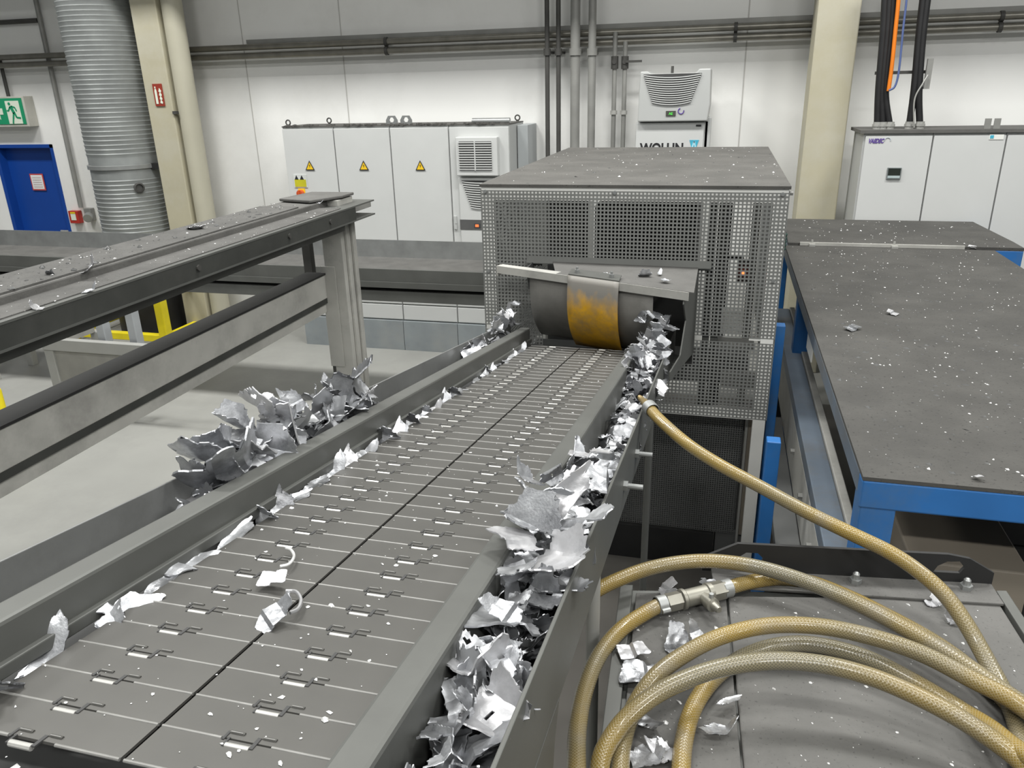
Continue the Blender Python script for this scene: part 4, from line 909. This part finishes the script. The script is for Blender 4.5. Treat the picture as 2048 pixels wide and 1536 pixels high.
# coupling between both
k0_, k1_ = V(hA[-1]), V(hC[0]); ax = (k1_-k0_).normalized(); LK = (k1_-k0_).length
cpl = thing('hose_coupling', 'nickel tee coupling with valve joining two hoses on the skip lid', 'coupling', tuple(k0_.lerp(k1_, .5)-V((0, 0, .02))))
hxa = MB()
hxa.cyl(k0_+ax*.012, k0_+ax*.045, .020, n=6); hxa.build('hex_nut', M_fit, cpl)
MB().cyl(k1_-ax*.040, k1_-ax*.006, .021, n=6).build('hex_nut', M_fit, cpl)
MB().lathe(k0_, [(0, .040), (.016, .042), (.016, .046), (.0225, .048), (.0225, .055), (.019, .058), (.019, LK-.05), (.022, LK-.048), (.022, LK-.038), (0, LK-.036)], 18, axis=ax).build('tee_body', M_fit, cpl, smooth=40)
sd = (V((ax.y, -ax.x, 0)) + V((0, 0, .15))).normalized(); kc = k0_.lerp(k1_, .60)
st2 = MB().lathe(kc, [(.013, .0), (.013, .030), (.015, .032), (.015, .050), (.010, .052), (.008, .066), (.006, .072), (0, .072)], 14, axis=sd).build('tee_branch', M_fit, cpl, smooth=40)
MB().cyl(kc+sd*.04+V((0, 0, .012)), kc+sd*.04+V((0, 0, .024)), .005, n=8).build('set_screw', M_galv, st2)
for k_, sg in ((k0_, -1), (k1_, 1)):
    cl = MB().lathe(k_, [(HR+.0015, -.011), (HR+.004, -.010), (HR+.004, .010), (HR+.0015, .011)], 18, axis=ax)
    sd2 = V((ax.y, -ax.x, 0))*(-sg) ; q = k_ + sd2*(HR+.006)
    cl.cyl(q-ax*.009, q+ax*.009, .0055, n=8); cl.build('clamp_band', M_galv, cpl, smooth=40)
# ------------------------------------------------------------------ torn aluminium flash scrap
rs = random.Random(5)
def shard_mesh(seed, asp, folds, curl, jag, nm='scrap_piece', thick=.02, holes=0):
    """unit sized torn sheet: jagged outline, folds along its own x axis, curl along y"""
    r_ = random.Random(seed); G = 20
    n_c = r_.choice((4, 4, 5, 5, 6)); cs = []
    for k in range(n_c):
        t = (k+r_.uniform(-.3, .3))*2*math.pi/n_c + .6; q = r_.uniform(.40, .66); cs.append((q*math.cos(t), q*math.sin(t)*asp))
    smooth_side = r_.randrange(n_c)
    nt_ = [(r_.uniform(0, 6.28), r_.uniform(.06, .16), r_.uniform(.15, .4)) for _ in range(3)]
    def rad(t):
        d_ = (math.cos(t), math.sin(t)); best = .1; ed_ = 0
        for k in range(n_c):
            (x1, y1), (x2, y2) = cs[k], cs[(k+1) % n_c]; ex, ey = x2-x1, y2-y1
            den = d_[0]*ey - d_[1]*ex
            if abs(den) < 1e-9: continue
            u = (x1*ey - y1*ex)/den; w = (x1*d_[1] - y1*d_[0])/den
            if u > 0 and -1e-6 <= w <= 1+1e-6 and u > best: best = u; ed_ = k
        j_ = 0 if ed_ == smooth_side else jag
        best *= 1 + 1.2*j_*noise.noise(V((4*math.cos(t), 4*math.sin(t), seed))) + 1.5*j_*noise.noise(V((11*math.cos(t), 11*math.sin(t), seed+9.))) + 1.2*j_*noise.noise(V((27*math.cos(t), 27*math.sin(t), seed+3.)))
        for a, w, h in nt_:
            dd = abs((t-a+math.pi) % (2*math.pi) - math.pi)
            if dd < w and ed_ != smooth_side: best *= 1-h*(1-dd/w)
        return best
    hs = [(r_.uniform(-.25, .25), r_.uniform(-.2, .2)*asp, r_.uniform(.04, .09)) for _ in range(holes)]
    bm = bmesh.new(); vt = {}; out = {}
    for i in range(G+1):
        for j in range(G+1):
            x = (i/G-.5)*1.25; y = (j/G-.5)*1.25*asp
            q = math.hypot(x, y); t = math.atan2(y, x); rr = rad(t); o_ = q > rr
            if o_: x, y = rr*math.cos(t), rr*math.sin(t)
            hole = any(math.hypot(x-a, y-b) < c for a, b, c in hs)
            vt[i, j] = (x, y); out[i, j] = 1 if o_ else (2 if hole else 0)
    def fold(x, y):
        z = 0.; c = x
        pos = [(-9, 0.)] + sorted(folds); X_ = 0; Zz = 0; ang = 0
        # walk along x from the first fold, accumulating the bend angle
        base = sorted(folds); 
        if not base: return x, y, 0
        x0 = base[0][0]
        if x <= x0: return x, y, 0
        cx, cz = x0, 0.; ang = 0.
        for k, (fx, fa) in enumerate(base):
            ang += fa; nx_ = base[k+1][0] if k+1 < len(base) else 9
            seg = min(x, nx_)-fx
            if seg <= 0: break
            cx += seg*math.cos(ang); cz += seg*math.sin(ang)
        return cx, y, cz
    V3 = {}
    for k_, (x, y) in vt.items():
        a, b, z = fold(x, y)
        if curl: 
            th = y*curl; z += (1-math.cos(th))/curl; b = math.sin(th)/curl
        z += .05*abs(noise.noise(V((x*2.6+seed, y*2.6, seed*.7)))) + .035*abs(noise.noise(V((x*5+seed, y*5, seed*.3)))) + .008*noise.noise(V((x*14, y*14+seed, 3.)))
        V3[k_] = bm.verts.new((a, b, z))
    for i in range(G):
        for j in range(G):
            ks = [(i, j), (i+1, j), (i+1, j+1), (i, j+1)]
            if all(out[k] == 1 for k in ks) or all(out[k] == 2 for k in ks): continue
            bm.faces.new([V3[k] for k in ks])
    bmesh.ops.delete(bm, geom=[v for v in bm.verts if not v.link_faces], context='VERTS')
    bmesh.ops.remove_doubles(bm, verts=bm.verts, dist=.004)
    bmesh.ops.recalc_face_normals(bm, faces=bm.faces)
    bm.normal_update(); bm.verts.index_update()
    fs0 = list(bm.faces); be = [e for e in bm.edges if e.is_boundary]; low = {v: bm.verts.new(v.co - v.normal*thick) for v in list(bm.verts)}
    rim = []
    for e in be:
        lp_ = e.link_loops[0]; rim.append((lp_.vert, lp_.link_loop_next.vert))
    for f in fs0: bm.faces.new([low[v] for v in reversed(f.verts)])
    for a, b in rim: bm.faces.new((b, a, low[a], low[b]))
    c = sum((v.co for v in bm.verts), V())/len(bm.verts)
    for v in bm.verts: v.co -= c
    me = bpy.data.meshes.new(nm); bm.to_mesh(me); bm.free()
    for p in me.polygons: p.use_smooth = True
    me.set_sharp_from_angle(angle=R(17))
    return me
SH = []
specs = [(.85, [(-.06, 1.0), (.07, -1.0)], 0, .05), (.75, [(.1, 1.2)], .5, .07), (.9, [(-.2, .6), (.15, .8)], .4, .08), (.6, [(-.12, -.9), (.0, .9)], .3, .06), (.55, [(.1, .9)], 1.6, .08), (.8, [(-.2, .8), (.2, 1.0)], 0, .07),
         (.95, [(-.02, 1.4)], .3, .06), (.4, [(.05, 1.0)], .8, .08), (.7, [(-.1, 1.3), (.1, -.7)], .6, .07), (.85, [(.12, -1.2)], .7, .08), (.33, [], 2.6, .09), (.75, [(-.25, 1.0), (-.12, -1.0), (.2, .6)], 0, .05),
         (.9, [(-.05, .9), (.25, .6)], .7, .08), (.5, [(-.2, 1.1), (.1, 1.1)], .4, .07), (.7, [(.18, .5)], .9, .10), (.85, [(-.02, -.9), (.11, .9)], .2, .05)]
for i, (a, f, c, j) in enumerate(specs): SH.append(shard_mesh(i*7+3, a, f, c, j, holes=1 if i % 4 == 1 else 0))
for m_ in SH: m_.materials.append(M_alu)
SHB = [m_.copy() for m_ in SH]
for m_ in SHB: m_.materials[0] = M_alub
NSC = 0
def scrap(pos, size, label, group, spin=None, tilt=None, mesh=None, bright=False, axis=None, flip=False):
    global NSC; NSC += 1
    k = rs.randrange(len(SH)) if mesh is None else mesh
    o = bpy.data.objects.new('scrap_piece', (SHB if bright else SH)[k]); COL.objects.link(o)
    sp = rs.uniform(0, 6.28) if spin is None else spin
    ti = rs.uniform(.1, .9) if tilt is None else tilt
    ax_ = rs.uniform(0, 6.28) if axis is None else axis
    Rm = Matrix.Rotation(ti, 3, V((math.cos(ax_), math.sin(ax_), 0))) @ Matrix.Rotation(sp, 3, 'Z')
    if flip: Rm = Rm @ Matrix.Rotation(math.pi, 3, 'X')
    o.matrix_world = Matrix.Translation(V(pos)) @ Rm.to_4x4() @ Matrix.Diagonal((size, size, size*rs.uniform(.8, 1.2) if mesh is None else size, 1))
    return tag(o, label, 'scrap', group)
def cv_pa(px, py, a): # point of the vertical plane at across-position a seen at this pixel
    r = ray(px, py); k = a/r.x; return CAM + r*k
# right trough, near heap
g1, l1 = 'scrap in the near part of the right trough', 'torn grey aluminium flash in the near heap of the right trough'
prof1 = [(.45, .03), (.60, .05), (.8, .07), (1.0, .08), (1.2, .10), (1.45, .13), (1.6, .12), (1.75, .06), (1.9, .03)]
def hgt(s, prof):
    for (a, b), (c, d) in zip(prof, prof[1:]):
        if a <= s <= c: return b + (d-b)*(s-a)/(c-a)
    return prof[-1][1]
def fill(n, s0, s1, a0, a1, prof, sz, lab, grp, base=-.035, tmax=1.0, bright=.07):
    for i in range(n):
        s = s0 + (s1-s0)*(i+.5+rs.uniform(-.4, .4))/n if n > 1 else s0
        h = hgt(s, prof); u = rs.random()**.7
        t = base + (h-base)*u; z_ = rs.uniform(*sz)*(1-.2*u)
        scrap(cv(rs.uniform(a0, a1), s, t), z_, lab, grp, tilt=rs.uniform(.1, tmax), bright=rs.random() < bright)
fill(66, .42, 1.9, -.28, -.205, prof1, (.07, .115), l1, g1, tmax=1.0)
heroes = [  # px, py, t, size, mesh, spin, tilt, axis, bright, label
    (1178, 905, .11, .115, 0, .1, .35, 3.0, True, 'bright step-folded piece lying across the right rail, largest bright one in the heap'),
    (1065, 1030, .12, .125, 6, 1.2, .6, 2.6, False, 'boxy folded piece with rounded rim beside the right rail'),
    (1030, 1075, .10, .105, 15, -.6, .35, 2.8, True, 'jagged piece with a bright fold band resting on the right rail'),
    (1165, 1040, .11, .13, 11, .7, .5, 3.4, False, 'upright step-folded piece against the outer side plate'),
    (1110, 1115, .09, .13, 2, .9, .6, 3.3, True, 'bright curved piece below the upright folded one'),
    (1075, 985, .13, .14, 7, -.9, .9, 2.2, False, 'long narrow ragged strip leaning on the heap'),
    (1130, 990, .14, .15, 10, 1.1, 1.2, .3, True, 'long pale rib piece standing in the heap'),
    (1000, 1235, .05, .15, 15, .55, .35, 3.2, False, 'wide pale panel with a shallow crease, near the middle of the right trough'),
    (965, 1320, .055, .135, 1, -.55, .45, 3.0, True, 'creased panel with a bright torn rim, below the wide pale panel'),
    (915, 1420, .045, .125, 12, .3, .5, 3.5, False, 'bowl-like curved piece with a notched front edge'),
    (985, 1415, .05, .11, 5, 1.0, .7, 2.7, True, 'bright angled bar piece next to the side plate, near the bottom'),
    (950, 1500, .03, .13, 8, .4, .5, 3.1, False, 'folded box-shaped piece at the bottom picture edge'),
    (1085, 1185, .06, .10, 13, 1.3, .8, 2.9, False, 'dark tube-like curled piece standing in the trough'),
    (1200, 960, .10, .09, 9, .2, .6, .6, False, 'grey flap curling outwards over the side plate'),
    (1120, 1170, .05, .11, 14, .8, .4, 3.0, False, 'smooth grey piece tucked against the side plate'),
    (1055, 950, .12, .10, 4, 2.4, .5, 2.5, False, 'dark curled piece overhanging the belt')]
for px, py, t, sz, mi_, sp, ti, ax_, br_, lab in heroes: scrap(CV @ cv_px(px, py, t), sz, lab, None, sp, ti, mi_, br_, ax_)
g2, l2 = 'scrap in the middle of the right trough', 'loose torn aluminium flash beside the brass nozzle in the right trough'
fill(30, 1.85, 2.75, -.285, -.20, [(1.85, .02), (2.2, .01), (2.75, .03)], (.06, .11), l2, g2, tmax=.7)
g3, l3 = 'scrap in the far part of the right trough', 'torn aluminium flash in the far heap of the right trough under the hood'
fill(50, 2.7, 3.55, -.31, -.18, [(2.7, .03), (2.9, .11), (3.1, .17), (3.35, .22), (3.55, .21)], (.08, .14), l3, g3, tmax=1.3, bright=.3)
# left trough heap beside the fence post
g4, l4 = 'scrap heap in the left trough', 'torn grey aluminium flash in the heap of the left trough beside the fence post'
fill(44, 1.27, 2.04, -1.03, -.935, [(1.2, .03), (1.3, .09), (1.45, .14), (1.6, .16), (1.8, .17), (1.97, .16), (2.06, .07)], (.09, .165), l4, g4, tmax=1.3, bright=.2)
lh = [(455, 925, -.96, .21, 2, .5, .75, 3.5, False, 'big dark curved sheet piece at the near end of the left heap'),
      (400, 905, -1.01, .14, 14, 1.2, .9, 3.3, False, 'dark upright piece behind the big curved one in the left heap'),
      (425, 880, -1.00, .12, 5, .2, 1.0, 3.1, False, 'dark flat-topped piece above the big curved one in the left heap'),
      (565, 845, -.96, .16, 9, .4, .8, 3.4, True, 'bright crumpled sheet piece on top of the left heap'),
      (505, 895, -.95, .12, 0, 1.4, .9, 3.2, True, 'piece with a bright straight fold band, front of the left heap'),
      (520, 800, -1.0, .15, 1, 2.0, 1.1, 3.0, True, 'pointed pale piece sticking up from the left heap'),
      (700, 752, -1.0, .19, 12, .8, .7, 3.3, False, 'large smooth grey piece leaning on the foot of the post'),
      (690, 820, -.97, .15, 3, .3, .9, 3.3, False, 'creased grey panel at the far end of the left heap'),
      (640, 790, -1.0, .14, 8, 1.0, .9, 3.0, False, 'small folded piece on the ridge of the left heap'),
      (470, 835, -1.01, .11, 6, 2.6, .9, 3.1, False, 'small square grey piece on the near ridge of the left heap')]
for px, py, a, sz, mi_, sp, ti, ax_, br_, lab in lh: scrap(cv_pa(px, py, a), sz, lab, None, sp, ti, mi_, br_, ax_)
g5, l5 = 'scrap in the far end of the left trough', 'torn aluminium flash at the far end of the left trough under the hood'
fill(20, 3.05, 3.75, -1.02, -.92, [(3.0, .03), (3.3, .09), (3.5, .20), (3.75, .24)], (.09, .16), l5, g5, tmax=1.2, bright=.3)
g6, l6 = 'scrap slivers along the left belt edge', 'torn aluminium sliver wedged between the left rail and the belt edge'
for i in range(36):
    s = .50 + i*.086 + rs.uniform(-.03, .03)
    if 2.55 < s < 2.7: continue
    scrap(cv(-.850+rs.uniform(-.012, .012), s, .001), rs.uniform(.08, .13)*(1 if s < 2 else .8), l6, g6, spin=math.pi/2+rs.uniform(-.4, .4), tilt=rs.uniform(.1, .4), axis=math.pi/2+rs.uniform(-.4, .4), mesh=rs.choice([3, 7, 10, 13, 4]), bright=rs.random() < .08)
# the remaining small pieces filling the troughs, far too many to count
def filler(name, label, rows):
    mb = MB(); fr = random.Random(17)
    for n, s0, s1, a0, a1, prof, sz in rows:
        for i in range(n):
            s = fr.uniform(s0, s1); h = hgt(s, prof); t = -.04 + (h+.01)*fr.random()
            me = fr.choice(SH); k = fr.uniform(*sz)
            Rm = Matrix.Rotation(fr.uniform(0, 1.2), 3, V((fr.uniform(-1, 1), fr.uniform(-1, 1), 0)).normalized()) @ Matrix.Rotation(fr.uniform(0, 6.28), 3, 'Z')
            p = cv(fr.uniform(a0, a1), s, t)
            mb.add([p + Rm @ (v.co*k) for v in me.vertices], [tuple(f.vertices) for f in me.polygons])
    return tag(mb.build(name, M_alu, smooth=28), label, 'scrap', kind='stuff')
filler('scrap_bed', 'bed of small torn aluminium scrap filling the troughs under the larger pieces',
       [(130, .42, 1.9, -.275, -.205, prof1, (.05, .09)), (34, 1.85, 2.75, -.285, -.195, [(1.85, .01), (2.75, .01)], (.045, .08)),
        (90, 2.7, 3.58, -.305, -.18, [(2.7, .02), (2.9, .10), (3.1, .15), (3.58, .20)], (.05, .10)),
        (130, 1.26, 2.05, -1.02, -.94, [(1.25, .04), (1.4, .12), (1.6, .145), (2.0, .145), (2.06, .05)], (.07, .13)),
        (26, 3.05, 3.75, -1.02, -.935, [(3.05, .02), (3.4, .10), (3.75, .17)], (.045, .08))])
# two pieces on the belt
scrap(CV @ cv_px(545, 1155, .018), .062, 'bright step-folded piece with a curled tail, lying on the belt', None, .15, .15, 0, True, 0.)
tl = MB(); pts = [CV @ cv_px(x, y, .012) for x, y in ((560, 1133), (578, 1128), (588, 1113), (582, 1100), (572, 1096))]
scrap(CV @ cv_px(548, 1228, .016), .070, 'grey torn piece with a hooked tail, nearer of the two on the belt', None, .9, .2, 11, False, 0.)
tag(tl.tube(catmull(pts, 5), .0028, 6).build('scrap_curl', M_crumb, smooth=60), 'thin curled tail of scrap behind the bright piece on the belt', 'scrap')
pts = [CV @ cv_px(x, y, .012) for x, y in ((572, 1182), (592, 1184), (602, 1200), (596, 1218), (580, 1226))]
tag(MB().tube(catmull(pts, 5), .0032, 6).build('scrap_curl', M_alub, smooth=60), 'thin hooked scrap curl beside the nearer piece on the belt', 'scrap')
# pieces on the skip lid
for px, py, sz, mi_, sp, br_, lab in (
    (1265, 1300, .075, 0, .4, True, 'pale torn piece with a groove, left part of the skip lid'), (1355, 1280, .085, 11, 1.5, False, 'flat piece with a dark hole beside the gold hose loops'),
    (1275, 1345, .085, 15, .2, False, 'grey block-like folded piece lying inside the hose loops'), (1395, 1268, .065, 7, 2.1, False, 'small ragged strip below the coupling'),
    (1335, 1172, .06, 8, .8, True, 'small crumpled piece behind the coupling, first from the left'), (1345, 1195, .05, 6, 1.8, False, 'small crumpled piece touching the hex nut of the coupling'),
    (1420, 1165, .055, 3, .3, False, 'flat grey piece just behind the coupling'), (1300, 1445, .06, 9, 1.0, False, 'small crumpled dark piece between the hose loops'),
    (1325, 1500, .085, 4, 2.4, True, 'white-edged curled piece at the bottom of the skip lid'), (1295, 1510, .07, 14, .6, False, 'smooth grey piece at the bottom of the skip lid'),
    (1460, 1400, .06, 10, .7, False, 'short thin sliver above the long one at the lid seam'), (1440, 1455, .07, 7, .1, False, 'long thin sliver lying across the lid seam'),
    (1870, 1195, .065, 13, .4, True, 'pale curled piece beside the lifting angle of the skip'), (1905, 1232, .04, 5, 1.2, True, 'tiny crumpled piece right of the descending hose')):
    p = at_z(px, py, LZ+.016); scrap(p, sz, lab, None, sp, rs.uniform(.05, .3), mi_, br_)
# flakes on the fence beam, hood and blue machine
for i, (px, py, z, sz) in enumerate(((175, 533, 2.048, .10), (100, 545, 2.048, .07), (390, 455, 2.048, .10), (180, 578, 2.014, .06), (70, 612, 2.014, .05), (640, 405, 2.062, .05))):
    p = at_z(px, py, z); scrap(p, sz, 'thin pale flake of scrap lying on the dusty fence beam', 'scrap flakes on the fence beam', tilt=rs.uniform(.05, .2), bright=i % 2 == 0, mesh=(2, 4, 14, 7)[i % 4])
for px, py, sz in ((1210, 548, .05), (1290, 548, .07), (1320, 545, .05), (1330, 560, .05)):
    p = at_z(px, py, 1.792); scrap(p, sz, 'thin flake of scrap lying on the hood top', 'scrap flakes on the hood', tilt=.12, mesh=rs.choice([2, 14, 7]))
for px, py, sz, lab in ((1945, 493, .10, 'bent white scrap piece at the far right of the blue machine lid'), (1785, 625, .07, 'pale sliver in the middle of the blue machine lid'), (1705, 655, .09, 'flat grey flake near the left edge of the blue machine lid'), (1955, 952, .035, 'small crumpled piece near the front edge of the blue machine lid')):
    p = at_z(px, py, 1.512); scrap(p, sz, lab, None, tilt=.2, mesh=rs.choice([0, 7, 15]), bright='grey' not in lab)

# ------------------------------------------------------------------ crumbs: far too many to count
def crumbs(name, label, fn, n, smin, smax, m_, flat=.5):
    mb = MB()
    for _ in range(n):
        p, nrm = fn(); k = rs.randint(4, 6); sz = smin*(smax/smin)**(rs.random()**1.8); sp = rs.uniform(0, 6.28)
        e1 = nrm.orthogonal().normalized(); e2 = nrm.cross(e1); asp = rs.uniform(.4, 1.)
        rim = [p + nrm*.0002 + (e1*math.cos(sp+6.28*i/k)*asp + e2*math.sin(sp+6.28*i/k))*sz*.5*rs.uniform(.6, 1.3) for i in range(k)]
        top = p + nrm*sz*flat*rs.uniform(.3, 1.) + e1*rs.uniform(-.2, .2)*sz
        mb.add(rim+[top], [(i, (i+1) % k, k) for i in range(k)] + [tuple(range(k))[::-1]])
    o = mb.build(name, m_); tag(o, label, 'crumbs', kind='stuff'); return o
UP = V((0, 0, 1))
def on_belt():
    s = .35 + 3.2*rs.random()**1.25; return cv(rs.uniform(-.84, -.345), s, .0006), nv
crumbs('scrap_crumbs', 'fine bright aluminium crumbs strewn over the conveyor belt', on_belt, 460, .002, .013, M_crumb, .35)
def on_lid(): return V((rs.uniform(tx0+.03, tx1-.02), rs.uniform(ty0+.03, ty1-.05), TZ)), UP
crumbs('scrap_crumbs', 'fine bright aluminium crumbs strewn over the blue machine lid', on_lid, 640, .003, .013, M_crumb)
crumbs('dark_flakes', 'dark dust flakes strewn over the blue machine lid', on_lid, 900, .006, .032, M_dkgrey, .22)
def on_rear(): return V((rs.uniform(tx0+.1, 1.9), rs.uniform(5.9, 6.9), TZ+.014)), UP
crumbs('scrap_crumbs', 'crumbs on the rear lid of the blue machine', on_rear, 90, .006, .02, M_crumb)
def on_roof(): return V((rs.uniform(gx0, gx1), rs.uniform(BY, gy1), gtop)), UP
crumbs('scrap_crumbs', 'bright aluminium crumbs strewn over the guard roof', on_roof, 130, .004, .016, M_crumb)
crumbs('dark_flakes', 'dark flakes strewn over the guard roof', on_roof, 120, .006, .028, M_dkgrey, .25)
def on_skip():
    u, w = rs.uniform(.30, .98), rs.uniform(.04, .95); p = lidpt(u, w); return V((p.x, p.y, LZ)), UP
crumbs('scrap_crumbs', 'fine bright aluminium crumbs strewn over the skip lid', on_skip, 330, .0015, .010, M_crumb)
def on_skip2():
    u, w = rs.uniform(.05, .28), rs.uniform(.04, .95); p = lidpt(u, w); return V((p.x, p.y, LZ-.002)), UP
crumbs('scrap_crumbs', 'grey aluminium crumbs on the narrow left lid of the skip', on_skip2, 200, .002, .013, M_crumb)
def on_beam(): return V((rs.uniform(-2.36, -2.15), rs.uniform(.9, 3.8), 2.043)), UP
crumbs('scrap_crumbs', 'crumbs strewn over the fence beam', on_beam, 100, .004, .016, M_crumb, .3)
crumbs('dark_flakes', 'dark flakes strewn over the fence beam', on_beam, 110, .008, .04, M_dkgrey, .3)
def on_ch(): return V((rs.uniform(-2.12, -1.99), rs.uniform(.9, 4.0), 2.009)), UP
crumbs('scrap_crumbs', 'crumbs strewn over the fence side channel', on_ch, 90, .003, .015, M_crumb, .3)
# ------------------------------------------------------------------ hall lighting
struct(MB().box(-10.5, 5.5, 6.9, 7.1, 4.03, 5.6).build('trim_10', M_beam), 'added unseen beam in front of the back wall, shading its upper part')  # beam added out of view to throw shade on the upper wall
def lamp(x, y, z, w, h, power, col=(1, .995, .965)):
    li = bpy.data.lights.new('hall_lamp', 'AREA'); li.shape = 'RECTANGLE'; li.size = w; li.size_y = h; li.energy = power; li.color = col
    o = bpy.data.objects.new('hall_lamp', li); COL.objects.link(o); o.location = (x, y, z)
    return o
for x in (-8, -4.2, -.6, 3.0): lamp(x, 4.6, 7.0, 1.6, .7, 225)
for x in (-2.5, 1.5, 5.5): lamp(x, .2, 7.0, 1.6, .35, 105)
for x in (-1, 3, 7): lamp(x, -3.6, 6.6, 1.6, .35, 215)
wd = bpy.data.worlds.new('hall'); scene.world = wd; wd.use_nodes = True
wd.node_tree.nodes['Background'].inputs['Color'].default_value = (.95, 1, 1, 1); wd.node_tree.nodes['Background'].inputs['Strength'].default_value = .14
scene.view_settings.exposure = 0.06
